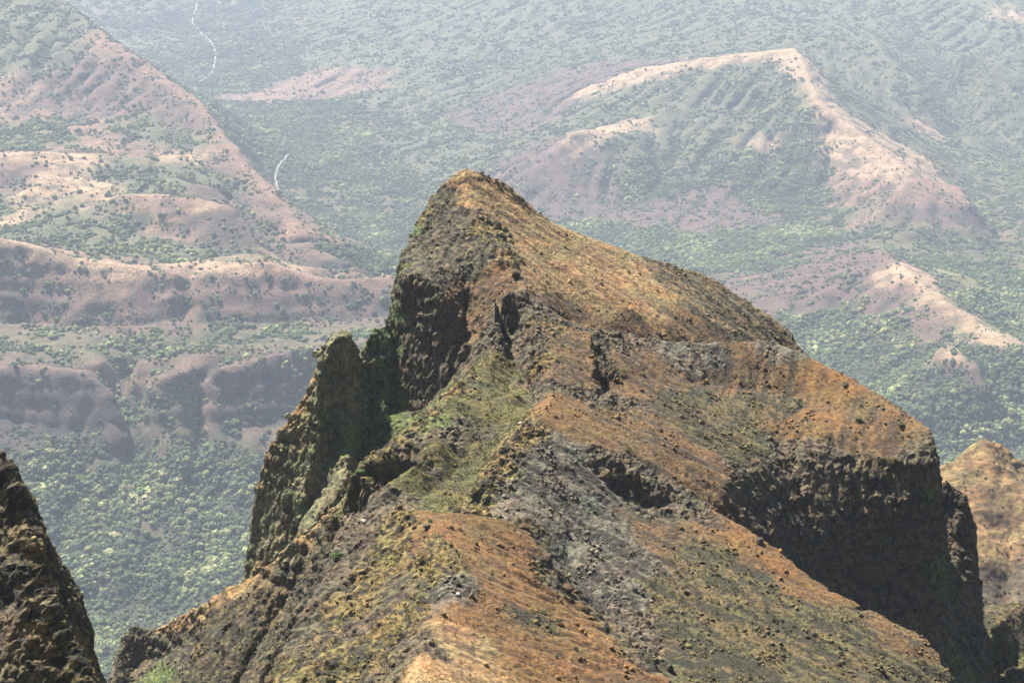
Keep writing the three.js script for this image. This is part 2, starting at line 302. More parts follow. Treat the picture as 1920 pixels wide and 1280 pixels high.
// relief of the far slopes: small lumps, and ledges on steep rock; water = how far a place lies in a gully
const farRelief = (X, Y, Z) => {
  const x = X / FS, y = Y / FS, z = Z / FS, g = valley.slope(X, -Z, valley.H, 6 * FS), s = Math.hypot(g[0], g[1]);
  let h = 4 * fbm(x / 45, y / 45, z / 45, 4);
  const st = smooth(0.45, 1.0, s); if (st > 0) h += st * (7 * (Math.abs(((y + 7 * fbm(x / 90, y / 90, z / 90, 2)) / 17) % 1 - 0.5) - 0.25) + 4 * ridged(x / 22, y / 26, z / 22, 3));
  return { h: h * FS, s, water: valley.at(X, -Z, valley.A) };
};
const FAR = {
  forest: kind([0.042, 0.046, 0.015], [0.026, 0.031, 0.011], 0.5, 0, 1), sparse: kind([0.086, 0.074, 0.034], [0.036, 0.042, 0.016], 0.5, 0, 0.62),
  green: kind([0.080, 0.085, 0.037], [0.036, 0.046, 0.018], 0.5, 0, 0.45), mauve: kind([0.100, 0.058, 0.044], [0.040, 0.030, 0.024], 0.5, 0.4, 0.22),
  bare: kind([0.33, 0.225, 0.135], [0.13, 0.095, 0.058], 0.52, 0.2, 0.09), red: kind([0.185, 0.108, 0.07], [0.085, 0.057, 0.038], 0.5, 0.2, 0.16),
  cliff: kind([0.068, 0.043, 0.034], [0.028, 0.022, 0.019], 0.5, 1, 0.16), lime: kind([0.17, 0.17, 0.07], [0.07, 0.08, 0.03], 0.45, 0, 0.3),
};
const farCover = new Cover(FAR, 24 * FS, 15 * FS);
{
  const S = (k, list, w = 1) => { for (const [u, v] of list) farCover.seed(k, valley.hit(u, v, 900 * FS, 6100 * FS), w); };
  S('forest', [[100, 900], [200, 1000], [350, 1050], [400, 950], [120, 1100], [250, 1120], [420, 880], [330, 890], [60, 850], [430, 1050], [200, 900], [300, 1150], [150, 1180]]);
  S('red', [[298, 955], [235, 900]], 0.35); S('bare', [[306, 975], [312, 990]], 0.35); S('forest', [[270, 1000], [345, 960], [340, 1010], [290, 1030], [260, 960], [300, 900]], 0.8); S('sparse', [[250, 930], [350, 990]]);
  S('cliff', [[60, 720], [120, 740], [30, 770], [200, 740], [450, 692], [340, 730], [200, 815], [540, 680], [240, 830], [160, 800], [520, 740]]);
  S('sparse', [[330, 790], [300, 760], [350, 840], [270, 780]]); S('mauve', [[420, 760], [470, 790], [400, 800], [560, 730]]); S('sparse', [[480, 840], [560, 800]]);
  S('sparse', [[100, 645], [300, 650], [450, 625], [200, 672], [560, 635], [20, 640], [400, 660], [650, 610]]); S('mauve', [[300, 700], [100, 690], [450, 672]], 0.8);
  S('mauve', [[100, 550], [300, 560], [450, 560], [600, 570], [690, 570], [20, 520], [250, 590], [520, 590]]); S('red', [[230, 525], [120, 505], [420, 525], [550, 530]]);
  S('bare', [[20, 455], [60, 463], [110, 476], [150, 485], [210, 499], [280, 503], [350, 507], [430, 497], [470, 491], [510, 485]], 0.5);
  S('green', [[300, 485], [480, 473], [200, 450], [90, 452], [380, 480]], 0.9); S('red', [[320, 410], [250, 400], [500, 440]]); S('cliff', [[410, 430], [440, 445]], 1); S('bare', [[290, 368], [400, 383]], 0.5);
  S('bare', [[100, 330], [150, 335], [60, 375], [20, 412], [130, 300], [190, 350], [60, 295], [100, 360], [180, 380]], 0.5); S('mauve', [[30, 340]]); S('green', [[20, 385], [140, 410], [220, 430], [110, 420]]);
  S('bare', [[320, 293], [285, 305], [345, 300]], 0.5); S('green', [[330, 330], [390, 340], [240, 325], [290, 340]]); S('red', [[180, 265], [250, 285], [30, 210], [20, 175], [150, 245]]); S('sparse', [[100, 262], [20, 270], [60, 240]]);
  S('mauve', [[250, 120], [150, 150], [350, 230], [200, 200], [420, 320], [480, 420], [550, 480], [300, 180], [100, 200], [440, 380]]); S('green', [[100, 60], [220, 80], [60, 110], [330, 260], [20, 40], [260, 240]]);
  S('forest', [[450, 150], [500, 220], [600, 250], [560, 300], [650, 420], [700, 350], [480, 80], [620, 210], [650, 480], [720, 450], [450, 230], [300, 40], [330, 110]]); S('sparse', [[550, 60], [700, 220], [250, 20], [660, 380]]); S('red', [[600, 160]]);
  S('green', [[700, 100], [850, 150], [800, 250], [900, 60], [1000, 80], [750, 200], [850, 310], [640, 40], [1150, 60], [1300, 60]]); S('mauve', [[1000, 200], [1000, 300], [1060, 340], [1150, 350], [930, 220]]); S('cliff', [[1100, 380], [1010, 350]], 0.9);
  S('bare', [[1110, 255], [1170, 232], [1075, 275]], 0.5); S('bare', [[1150, 157], [1190, 140], [1250, 128], [1100, 168], [1340, 112]], 0.35); S('green', [[1250, 200], [1350, 180], [1300, 270], [1200, 310], [1420, 180], [1380, 240]]); S('forest', [[1480, 300], [1500, 350], [1440, 330], [1470, 380], [1200, 345]]);
  S('mauve', [[1350, 395], [1250, 405], [1400, 410]]); S('bare', [[1440, 276], [1525, 175], [1560, 222], [1610, 255], [1490, 105], [1560, 290], [1650, 290], [1515, 140], [1600, 310], [1690, 320]], 0.5);
  S('green', [[1460, 150], [1480, 200], [1400, 150], [1500, 240], [1180, 200], [1650, 200], [1600, 190]]); S('green', [[1600, 150], [1700, 200], [1800, 150], [1850, 50], [1650, 80], [1800, 250], [1880, 300], [1500, 40]]); S('bare', [[1720, 235], [1880, 30]], 0.5);
  S('red', [[1740, 365], [1630, 370]]); S('cliff', [[1755, 412]], 0.8); S('sparse', [[1850, 400], [1700, 450], [1880, 480], [1600, 410]]); S('forest', [[1150, 445], [1300, 465], [1400, 475], [1500, 440], [1850, 520], [1900, 600]]);
  S('mauve', [[1580, 475], [1530, 560], [1480, 545], [1650, 560]]); S('forest', [[1550, 610], [1650, 660], [1600, 690], [1880, 700], [1750, 770], [1850, 800], [1700, 720], [1650, 780]]);
  const along = (k, list, w) => { for (let i = 0; i + 1 < list.length; i++) for (let t = 0; t < 1; t += 0.2) S(k, [[lerp(list[i][0], list[i + 1][0], t), lerp(list[i][1], list[i + 1][1], t) + 2]], w); };
  along('bare', [[1420, 100], [1490, 92], [1512, 132], [1530, 192], [1590, 237], [1650, 277], [1700, 318]], 0.45); along('bare', [[1540, 195], [1580, 250], [1600, 300], [1640, 330]], 0.45); along('bare', [[1560, 220], [1620, 270], [1690, 300]], 0.5); along('bare', [[1690, 502], [1720, 527], [1770, 562], [1850, 614], [1900, 652]], 0.4); along('bare', [[1783, 652], [1815, 684]], 0.35); along('red', [[1560, 300], [1600, 372], [1625, 430]], 0.5);
  along('bare', [[-20, 445], [60, 465], [190, 495], [280, 505], [370, 510], [440, 495], [510, 485], [550, 510]], 0.4); along('red', [[200, 70], [290, 130], [370, 190], [450, 300], [540, 400], [600, 485]], 0.5); along('red', [[600, 522], [740, 520]], 0.5); along('bare', [[110, 290], [90, 330], [60, 380], [0, 425]], 0.45); along('bare', [[0, 290], [110, 292], [180, 314]], 0.4);
  along('red', [[0, 688], [130, 698], [230, 712], [300, 708], [400, 692], [500, 672], [590, 653]], 0.3); along('cliff', [[300, 728], [400, 714], [500, 695], [590, 675]], 0.4); along('sparse', [[250, 655], [400, 650], [580, 630]], 0.8);
  along('cliff', [[0, 722], [120, 735], [225, 745]], 0.6); along('cliff', [[20, 770], [120, 790], [230, 800]], 0.6); along('cliff', [[330, 735], [420, 720], [560, 695]], 0.4);
  S('lime', [[1760, 550], [1800, 578], [1850, 608], [1780, 625], [1740, 690], [1800, 520]], 0.5); S('mauve', [[1785, 690], [1720, 600], [1750, 620]], 0.9);
}
let hillsGeo;
{
  const xs = steps(-1860, 1860, x => 3.6 + Math.abs(x) * 0.0022).map(c => c * FS), ds = steps(890, 6150, d => 1.6 + d * 0.0015).map(c => c * FS);
  hillsGeo = landMesh(valley, xs, ds, 9 * FS, 1, (x, y, z) => { const m = farCover.mix(x, y, z); const r = farRelief(x, y, z); m.h = r.h; m.s = r.s; m.gul = smooth(1.2, 4.2, r.water) - smooth(1.0, 0.2, r.water) * 0.4; return m; }, (X, Y, Z, n, m) => {
    const x = X / FS, y = Y / FS, z = Z / FS, sp = smooth(-0.06, 0.16, fbm(x / 24, y / 24, z / 24, 5) + 0.45 * m.gul + (m.sp - 0.5) * 0.6 - 0.1), v = 1 + 0.8 * fbm(x / 8, y / 8, z / 8, 2);
    return [lerp(m.ar, m.sr, sp) * v, lerp(m.ag, m.sg, sp) * v, lerp(m.ab, m.sb, sp) * v];
  }, (x, y, d) => Math.abs(x) < 0.42 * d + 60 * FS);
  tag(new THREE.Mesh(hillsGeo, groundMaterial(200, 4)), 'hills', 'hazy canyon slopes of green forest, bare earth crests and dark rock bands beyond the ridge', 'canyon slopes', null, 'structure');
}
const farTop = (x, d) => { const y = valley.at(x, d); return y + farRelief(x, y, -d).h * 0.95; };

const riverPts = [];
// the river, pale over its stones
{
  const strip = (pts, w0) => {

    const c = new THREE.CatmullRomCurve3(pts.map(([u, v, d, side]) => { const p = V(u, v, d * FS); return new THREE.Vector3(p[0], 0, -p[2]); })), n = 160, pos = [], idx = [];
    for (let i = 0; i <= n; i++) { const p = c.getPoint(i / n), t = c.getTangent(i / n); riverPts.push([p.x, p.z, w0 * 1.1 * FS]); const w = FS * 0.42 * w0 * (0.35 + 1.1 * Math.abs(noise(i * 0.14, 2.2, w0))); for (const s of [-1, 1]) { const x = p.x - t.z * s * w + 5 * FS * noise(i * 0.11, 5, 1), z = p.z + t.x * s * w; pos.push(x, farTop(x, -z) + 9, z); } if (i < n) { const k = i * 2; idx.push(k, k + 1, k + 2, k + 1, k + 3, k + 2); } }
    const g = new THREE.BufferGeometry(); g.setAttribute('position', new THREE.Float32BufferAttribute(pos, 3)); g.setIndex(idx); g.computeVertexNormals(); return g;
  };
  const g = mergeGeometries([strip([[375, -20, 5450], [370, 20, 5150], [362, 55, 4800], [400, 90, 4450], [396, 145, 4100], [375, 170, 3960]], 4.5), strip([[540, 298, 3060], [517, 335, 2900], [527, 392, 2760]], 5), strip([[145, 1196, 1274], [165, 1200, 1270], [180, 1203, 1268]], 2.2)]);
  tag(new THREE.Mesh(g, new THREE.MeshStandardMaterial({ color: new THREE.Color(0.2, 0.2, 0.195), roughness: 0.7 })), 'river', 'pale stony river winding through the forested valley floor at upper left', 'river', null, 'structure');
}

// ================================================================ the ridge in front
const ridge = new Land(-290, 290, 262, 860, 1);
{
  const up = pts => shift(pts, 0, EYE - 650, 0);
  const L = (...pts) => { const p = vv(pts); ridge.line(p); return p; };
  // crest of the near slab, its knob, its left brink and its right ledge
  L([770, 1400, 270], [785, 1280, 302], [790, 1235, 315], [800, 1190, 328], [845, 1130, 344], [865, 1080, 357], [830, 1015, 374], [800, 975, 386], [775, 955, 392]);
  const brink = L([470, 1400, 300], [500, 1280, 340], [540, 1190, 370], [600, 1090, 392], [625, 1020, 408], [640, 970, 420], [690, 955, 414], [740, 952, 402], [775, 955, 392]);
  ridge.line(shift(brink.slice(0, 6), -4, -24, 5)); ridge.line(shift(brink.slice(0, 6), -12, -70, 14));
  L([620, 1240, 336], [680, 1130, 368], [720, 1040, 388]);
  const ledge = L([775, 955, 392], [880, 960, 398], [960, 975, 402], [1010, 1020, 395], [1050, 1080, 386], [1100, 1140, 374], [1150, 1180, 363], [1205, 1215, 357], [1250, 1270, 346], [1310, 1380, 320]);
  ridge.line(shift(ledge.slice(2), 4, -6, 0)); ridge.line(shift(ledge.slice(0, 3), 0, -9, 8));
  L([985, 955, 418], [1060, 1050, 412], [1120, 1115, 400], [1180, 1185, 385], [1260, 1280, 362], [1330, 1400, 330]);
  // grassy hollow, yellow rib, side spur
  const rib = L([885, 945, 425], [910, 915, 430], [930, 895, 434], [955, 840, 448], [1000, 785, 462], [1030, 760, 478]);
  ridge.line(shift(rib.slice(0, 5), -2.5, 0.2, -1)); ridge.line(shift(rib.slice(0, 4), -6, -4, 2));
  L([965, 730, 494], [930, 800, 478], [880, 870, 455], [820, 945, 432]); ridge.line(up([[-26, 462, 448], [-38, 448, 445], [-55, 410, 440]]));
  const spur = L([925, 662, 532], [880, 700, 512], [800, 770, 482], [740, 820, 462], [690, 858, 450], [655, 880, 442]);
  ridge.line(shift(spur.slice(2), -6, -16, 6)); ridge.line(shift(spur.slice(2), -12, -40, 14)); ridge.line(shift(spur.slice(0, 5), 2.4, -0.3, -1.2)); L([850, 792, 472], [790, 862, 446], [722, 908, 434]); L([680, 880, 440], [700, 896, 436]);
  L([650, 895, 441], [645, 930, 444]); L([690, 945, 428], [740, 955, 425]);
  // crest up to the tower and the peak
  L([1030, 760, 478], [1032, 730, 492], [1030, 700, 505], [1015, 650, 524], [1000, 600, 545], [985, 545, 575], [970, 510, 590], [945, 452, 607], [920, 440, 612], [890, 400, 625], [876, 350, 640], [870, 311, 650]);
  L([1000, 775, 476], [988, 740, 514], [962, 670, 537], [938, 650, 558]); L([990, 548, 566], [955, 541, 561], [931, 556, 555], [927, 600, 546], [942, 640, 538]); L([921, 562, 571], [917, 610, 570], [926, 655, 560]);
  L([900, 620, 573], [870, 570, 590]); L([868, 640, 566], [885, 655, 566]);
  // left wall below the peak
  const lw = L([870, 311, 650], [845, 328, 648], [820, 350, 645], [798, 385, 640], [780, 420, 632], [765, 450, 624], [750, 482, 612], [752, 512, 590], [800, 520, 586], [830, 535, 580]);
  L([880, 470, 605], [850, 440, 616]); L([800, 500, 596], [870, 520, 596]);
  const wall = L([748, 520, 597], [745, 560, 594], [740, 690, 584], [732, 830, 566]); ridge.line(shift(wall.slice(0, 2), -3, -18, 5)); L([750, 810, 570], [790, 780, 566], [830, 742, 564], [880, 695, 560]);
  ridge.line(shift(lw.slice(2, 7), -4, -28, 6)); ridge.line(shift(lw.slice(2, 7), -9, -80, 14));
  // pinnacles and their wall
  const p2 = L([728, 607, 592], [700, 612, 586], [691, 628, 582], [675, 690, 574]); ridge.line(shift(p2, -3, -20, 14)); L([672, 690, 573], [666, 660, 571], [655, 632, 569], [640, 618, 567], [622, 634, 565], [602, 650, 563]);
  const tops = vv([[670, 676, 571], [666, 650, 570], [656, 628, 569], [640, 617, 567], [622, 632, 565], [606, 646, 563], [598, 662, 562]]); for (const [dy, dd] of [[-0.2, 2], [-0.6, 4], [-1, 6], [-1, -2], [-3, -4]]) ridge.line(shift(tops, 0, dy, dd));
  const pin = L([602, 650, 563], [590, 700, 562], [568, 748, 560], [532, 792, 557], [502, 835, 555], [482, 900, 552], [470, 970, 549], [460, 1040, 546], [454, 1095, 544], [450, 1200, 540]);
  ridge.line(shift(pin.slice(0, 8), 2.4, -0.4, -0.8)); ridge.line(shift(pin, -2, -16, 7)); ridge.line(shift(pin, -6, -90, 16));
  ridge.line(shift(vv([[735, 608, 586], [672, 690, 573], [640, 618, 567], [602, 650, 563]]), -3, -25, 16));
  L([740, 612, 591], [735, 610, 591], [724, 720, 572], [714, 830, 552]); L([675, 690, 574], [668, 760, 561], [655, 850, 544], [640, 930, 532]); L([700, 740, 573], [688, 840, 555], [670, 940, 538]); L([640, 760, 563], [605, 880, 548], [575, 960, 540], [500, 1100, 532]); L([622, 760, 557], [580, 880, 543], [545, 980, 535]);
  // the lower fin
  const fin = L([640, 928, 468], [600, 968, 474], [560, 1000, 478], [520, 1030, 481], [500, 1052, 483], [455, 1085, 488], [420, 1102, 490], [400, 1112, 490]); const nose = L([400, 1112, 490], [388, 1150, 484], [374, 1195, 478], [358, 1240, 471], [340, 1290, 464], [305, 1400, 440]); ridge.line(shift(nose, -3, -30, 10)); ridge.line(shift(nose, -5, -60, 24));
  ridge.line(shift(fin, -8, -22, 18)); L([560, 1100, 472], [480, 1200, 466], [450, 1280, 456], [420, 1400, 440]); L([610, 1000, 467], [610, 1080, 456]);
  ridge.line(shift(fin.slice(0, 7), 2.6, -0.2, -1.4));
  const low = L([405, 1118, 560], [360, 1138, 570], [310, 1166, 580], [285, 1180, 582], [245, 1168, 585], [225, 1200, 580], [205, 1290, 560]); ridge.line(shift(low, -8, -25, 18)); L([390, 1180, 555], [310, 1230, 573], [258, 1240, 577], [222, 1300, 560]); L([370, 1260, 545], [300, 1320, 545], [300, 1420, 515]);
  const low2 = L([228, 1208, 690], [185, 1212, 690], [172, 1290, 670]); ridge.line(shift(low2, -6, -25, 15)); L([220, 1290, 670], [200, 1350, 650]);
  // knob, cleft, middle shoulder
  L([1015, 605, 546], [1060, 612, 544], [1112, 622, 540], [1113, 660, 528], [1112, 710, 510], [1090, 738, 500]); L([1060, 680, 516], [1070, 740, 495]);
  L([1112, 710, 510], [1113, 745, 499]); const cleft = L([1119, 612, 562], [1123, 680, 553], [1127, 730, 538], [1137, 790, 510]); L([1141, 628, 549], [1143, 660, 534], [1145, 700, 517], [1150, 760, 499]); ridge.line(shift(cleft, 1.2, 0, 0));
  L([1142, 622, 552], [1200, 634, 560], [1300, 645, 565], [1400, 638, 571], [1445, 638, 571], [1500, 656, 565], [1550, 682, 556], [1600, 708, 545], [1650, 738, 533], [1700, 770, 520], [1738, 796, 507], [1757, 830, 497]);
  L([1200, 760, 505], [1290, 840, 480]); L([1300, 720, 546], [1400, 740, 546], [1500, 745, 545], [1600, 770, 528]); L([1200, 800, 487], [1350, 800, 505], [1450, 800, 522], [1550, 810, 512]);
  ridge.line(vv([[1160, 640, 580], [1200, 660, 588], [1300, 680, 592], [1400, 690, 596], [1490, 710, 590]])); ridge.line(shift(vv([[1500, 656, 565], [1600, 708, 545], [1700, 770, 520], [1757, 830, 497]]), 4, -14, 10)); ridge.line(shift(vv([[1500, 656, 565], [1600, 708, 545], [1700, 770, 520], [1757, 830, 497]]), 9, -75, 24));
  // great dark cliff
  const rim = L([1340, 915, 464], [1365, 888, 472], [1400, 866, 486], [1480, 836, 508], [1540, 850, 504], [1600, 854, 503], [1680, 850, 500], [1757, 846, 494]);
  L([1372, 960, 462], [1400, 1000, 458], [1480, 960, 484], [1600, 960, 493], [1757, 940, 492]);
  L([1400, 1030, 456], [1500, 1080, 470], [1600, 1110, 482], [1757, 1060, 489]); L([1480, 1120, 452], [1600, 1200, 470], [1700, 1230, 474], [1762, 1190, 484], [1775, 1290, 470]);
  // lower right spur and slope
  const low3 = L([1240, 925, 452], [1285, 932, 455], [1340, 955, 449], [1395, 985, 441], [1440, 1015, 435], [1500, 1065, 426], [1550, 1100, 420], [1650, 1150, 410], [1740, 1196, 400], [1765, 1235, 393], [1790, 1290, 384], [1830, 1400, 360]);
  ridge.line(shift(low3.slice(4), 4, -12, 12)); ridge.line(shift(low3.slice(6), 16, -50, 24));
  const band = L([1100, 830, 462], [1150, 855, 458], [1192, 877, 456], [1240, 915, 452]); ridge.line(shift(band.slice(1), -1, -8, -5));
  L([1050, 800, 464], [1060, 870, 447], [1110, 1000, 425], [1190, 1100, 404]); L([1300, 900, 466], [1260, 850, 474]);
  L([1250, 1000, 436], [1330, 1080, 414], [1400, 1170, 394], [1450, 1280, 369], [1500, 1400, 340]); L([1450, 1080, 418], [1550, 1180, 395], [1650, 1280, 373], [1700, 1400, 345]); L([1230, 1120, 404], [1300, 1220, 380], [1340, 1290, 364]);
  // buttress behind the cliff
  const but = L([1765, 885, 536], [1790, 902, 533], [1812, 922, 530], [1826, 965, 528], [1832, 1060, 523], [1845, 1140, 516], [1870, 1290, 500]); ridge.line(shift(but, 4, -26, 10)); ridge.line(shift(but, 9, -90, 20)); ridge.line(shift(vv([[1759, 850, 496], [1760, 940, 496], [1760, 1060, 493]]), 2, 0, 6)); L([1770, 1000, 520], [1790, 1120, 508], [1800, 1290, 480]); L([1862, 1165, 545], [1920, 1132, 575], [1990, 1100, 600]); L([1855, 1235, 525], [1930, 1250, 537], [2000, 1240, 552]); L([1860, 1330, 500], [1960, 1350, 505]);
  // right slope of the peak
  const sky = L([870, 311, 650], [910, 322, 652], [960, 347, 653], [1000, 385, 654], [1030, 410, 655], [1090, 436, 658], [1170, 466, 660], [1250, 491, 663], [1320, 511, 665], [1380, 546, 663], [1420, 575, 660], [1460, 600, 655], [1482, 622, 650], [1502, 658, 642]);
  ridge.line(shift(sky.slice(1), 4, -16, 14)); ridge.line(shift(sky.slice(1), 20, -75, 50));
  L([960, 420, 630], [1020, 470, 620], [1100, 520, 612], [1200, 580, 606], [1300, 625, 602]); L([1050, 600, 580], [1150, 625, 582]); L([1250, 540, 632], [1350, 590, 624], [1440, 640, 615]);
  // far feet and edges, out of sight
  const far = [[-290, 60, 262], [-290, 60, 860], [290, 60, 860], [290, 150, 500], [290, 230, 262]]; ridge.line(up(far));
  ridge.line(up([[-60, 400, 262], [-30, 470, 262], [0, 474, 262], [60, 440, 262], [150, 410, 262], [220, 330, 262]])); ridge.line(up([[-110, 300, 262], [-110, 300, 340], [-140, 300, 420]]));
  ridge.line(up([[-60, 330, 690], [40, 360, 720], [150, 330, 720]]));
}
ridge.solve(80, 1).erode(90000, 0.12, 1);
const NEAR = {
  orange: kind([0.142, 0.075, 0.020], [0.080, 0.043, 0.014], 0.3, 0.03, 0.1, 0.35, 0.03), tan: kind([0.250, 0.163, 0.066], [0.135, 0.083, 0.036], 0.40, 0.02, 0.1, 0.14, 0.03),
  grass: kind([0.084, 0.074, 0.016], [0.040, 0.038, 0.010], 0.45, 0.06, 1, 0.15, 0.05), yellow: kind([0.165, 0.122, 0.038], [0.030, 0.025, 0.012], 0.5, 1, 0.6, 0.6, 0.1),
  dark: kind([0.112, 0.086, 0.049], [0.052, 0.041, 0.025], 0.52, 1, 0.2, 0.4, 0.25), grey: kind([0.128, 0.112, 0.078], [0.036, 0.031, 0.022], 0.48, 0.35, 0.15, 1.2, 0.06),
  brown: kind([0.105, 0.082, 0.037], [0.030, 0.025, 0.013], 0.5, 0.55, 0.4, 0.4, 0.08), vine: kind([0.105, 0.130, 0.030], [0.036, 0.048, 0.012], 0.48, 0.5, 0.6, 0.1, 0.9),
  moss: kind([0.180, 0.168, 0.085], [0.075, 0.076, 0.036], 0.5, 0.5, 0.4, 0.3, 0.15),
  scrub: kind([0.094, 0.073, 0.026], [0.026, 0.024, 0.010], 0.5, 0.1, 0.6, 0.8, 0.3), rust: kind([0.120, 0.070, 0.024], [0.050, 0.033, 0.015], 0.46, 0.05, 0.3, 0.4, 0.08),
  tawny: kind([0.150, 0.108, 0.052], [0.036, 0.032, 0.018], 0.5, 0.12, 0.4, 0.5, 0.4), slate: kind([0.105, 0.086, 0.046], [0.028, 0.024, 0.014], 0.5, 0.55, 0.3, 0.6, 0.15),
};
const nearCover = new Cover(NEAR, 3.2, 1.1);
{
  const S = (k, list, w = 1) => { for (const [u, v] of list) nearCover.seed(k, ridge.hit(u, v, 264, 850), w); };
  S('orange', [[850, 1000], [930, 1060], [1000, 1130], [900, 1150], [1050, 1200], [1000, 1260], [820, 975], [1100, 1250], [900, 1000], [1080, 1180]]); S('tan', [[840, 1250], [900, 1260], [860, 1215], [810, 1275]]); S('grey', [[850, 1108], [862, 1125]], 0.7); S('scrub', [[1010, 1160], [1040, 1175]], 0.7);
  S('yellow', [[720, 1060], [650, 1150], [600, 1230], [700, 1230], [745, 1150], [680, 1100], [780, 1060], [560, 1260], [760, 1000]]); S('dark', [[690, 960], [720, 940], [655, 1010], [785, 1215], [620, 1100], [670, 1180]], 0.9); S('brown', [[740, 1100], [700, 1160], [580, 1200], [740, 1250]]);
  S('grass', [[950, 690], [920, 690], [900, 718], [940, 725], [975, 745], [965, 700], [700, 890]]); S('yellow', [[930, 675], [850, 738], [890, 650]], 0.6); S('grass', [[850, 880], [930, 800], [960, 740], [880, 770], [800, 850], [760, 890], [830, 920], [900, 850], [950, 780]]); S('yellow', [[960, 825], [930, 880], [900, 925], [985, 800], [800, 772], [740, 822], [680, 866], [720, 850], [860, 720]], 0.8); S('dark', [[865, 795], [845, 820], [915, 812], [780, 850], [800, 870], [770, 835]], 0.6);
  S('grey', [[1050, 830], [1100, 900], [1050, 950], [1120, 1000], [1180, 1050], [1080, 1030], [1150, 1120], [1010, 880], [1000, 940]]); S('dark', [[1220, 915], [1245, 940], [1200, 890], [1270, 945], [1190, 1170], [1210, 1190], [1130, 870]], 0.8); S('brown', [[1010, 1010], [1050, 1085], [1120, 1160], [1180, 1205]], 0.6);
  S('rust', [[1200, 800], [1300, 870], [1200, 700], [1600, 770], [1250, 1010], [1350, 960], [1690, 1195], [1150, 800], [1650, 830], [1400, 700]]); S('scrub', [[1350, 830], [1400, 830], [1300, 770], [1450, 760]], 0.9); S('orange', [[1530, 790], [1580, 740], [1500, 1082], [1440, 1035], [1540, 1100], [1070, 770], [1100, 800]], 0.9);
  S('scrub', [[1300, 1050], [1450, 1150], [1550, 1230], [1400, 1230], [1650, 1250], [1300, 1200], [1600, 1180], [1380, 1100], [1500, 1270], [1720, 1270], [1250, 1120]]);
  S('brown', [[1560, 930], [1640, 980], [1600, 1060], [1690, 1050], [1520, 970]], 0.8); S('rust', [[1620, 1010], [1690, 1100]], 0.5); S('vine', [[1500, 940], [1740, 930]], 0.4); S('dark', [[1420, 930], [1500, 910], [1600, 950], [1700, 950], [1500, 1000], [1650, 1080], [1700, 1150], [1550, 890], [1740, 1000], [1400, 960], [1600, 1050], [1560, 1000], [1470, 870], [1740, 870]]); S('brown', [[1640, 880], [1580, 960]], 0.8); S('grey', [[1450, 655], [1350, 672], [1290, 665]], 0.5); S('vine', [[1762, 1060]], 0.6);
  S('dark', [[1800, 950], [1820, 1050], [1780, 1000]]); S('slate', [[1790, 1150], [1820, 1200]]); S('scrub', [[1880, 1200], [1900, 1170], [1870, 1260], [1910, 1250]]); S('vine', [[1890, 1230], [1860, 1200]], 0.7); S('vine', [[1800, 1250]], 0.8);
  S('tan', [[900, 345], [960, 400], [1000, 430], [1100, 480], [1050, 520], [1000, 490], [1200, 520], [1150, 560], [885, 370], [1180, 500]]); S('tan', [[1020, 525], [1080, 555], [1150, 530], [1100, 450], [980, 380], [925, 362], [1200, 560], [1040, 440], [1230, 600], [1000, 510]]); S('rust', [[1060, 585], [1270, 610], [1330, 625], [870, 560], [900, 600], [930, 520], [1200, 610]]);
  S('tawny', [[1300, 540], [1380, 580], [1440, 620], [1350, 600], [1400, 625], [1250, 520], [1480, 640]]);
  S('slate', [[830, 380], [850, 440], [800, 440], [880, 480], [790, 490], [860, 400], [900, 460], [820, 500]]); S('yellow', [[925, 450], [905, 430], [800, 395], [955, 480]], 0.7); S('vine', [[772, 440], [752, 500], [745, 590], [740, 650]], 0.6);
  S('dark', [[780, 560], [770, 620], [800, 680], [760, 700], [835, 640], [790, 740], [820, 600], [780, 670]]); S('vine', [[800, 780], [755, 800], [740, 750]]);
  S('dark', [[950, 580], [980, 570], [940, 630], [990, 680], [1000, 720], [970, 650], [1000, 750]], 0.9); S('yellow', [[1040, 610], [1010, 690]], 0.8); S('rust', [[1080, 650], [1060, 690], [1090, 700]]); S('orange', [[1040, 765], [1060, 800]]); S('dark', [[1126, 660], [1130, 700], [1132, 745], [1110, 735]], 0.8);
  S('moss', [[630, 680], [640, 740], [650, 650], [610, 760], [690, 660], [600, 800], [560, 860]]); S('moss', [[560, 900], [520, 950], [600, 850], [500, 900], [560, 830], [640, 900], [500, 1010], [570, 980], [540, 1030], [480, 1000]]); S('vine', [[710, 700], [720, 800], [680, 850], [610, 790], [700, 640], [730, 700]], 0.9); S('dark', [[540, 960]], 0.6); S('vine', [[590, 800], [570, 860], [625, 860], [650, 830]], 0.7);
  for (const p of shift(vv([[590, 700, 562], [568, 748, 560], [550, 770, 558], [532, 792, 557], [516, 815, 556], [502, 835, 555], [490, 870, 553], [482, 900, 552]]), 0.5, 0, 0)) nearCover.seed('tan', p, 0.45);  // tan along the pinnacle edge paints in its sunlit rim
  for (const p of shift(vv([[600, 968, 474], [560, 1000, 478], [580, 985, 476], [620, 947, 471], [520, 1030, 481], [500, 1052, 483], [478, 1068, 485], [455, 1085, 488], [430, 1098, 489], [400, 1112, 490]]), 1.3, 0, -0.6)) nearCover.seed('tan', p, 0.65);  // paler strip on the fin crest, imitating sunlight along the edge
  for (const p of shift(vv([[880, 700, 512], [840, 735, 497], [800, 770, 482], [770, 795, 472], [740, 820, 462], [715, 839, 456], [690, 858, 450], [660, 877, 443]]), 1, 0, -0.5)) nearCover.seed('yellow', p, 0.5);
  S('brown', [[560, 1080], [450, 1150], [520, 1150], [600, 1030], [400, 1200], [480, 1240]]); S('slate', [[540, 1200], [560, 1140]]); S('yellow', [[610, 962], [560, 1005], [500, 1058], [430, 1104], [380, 1210]], 0.6);
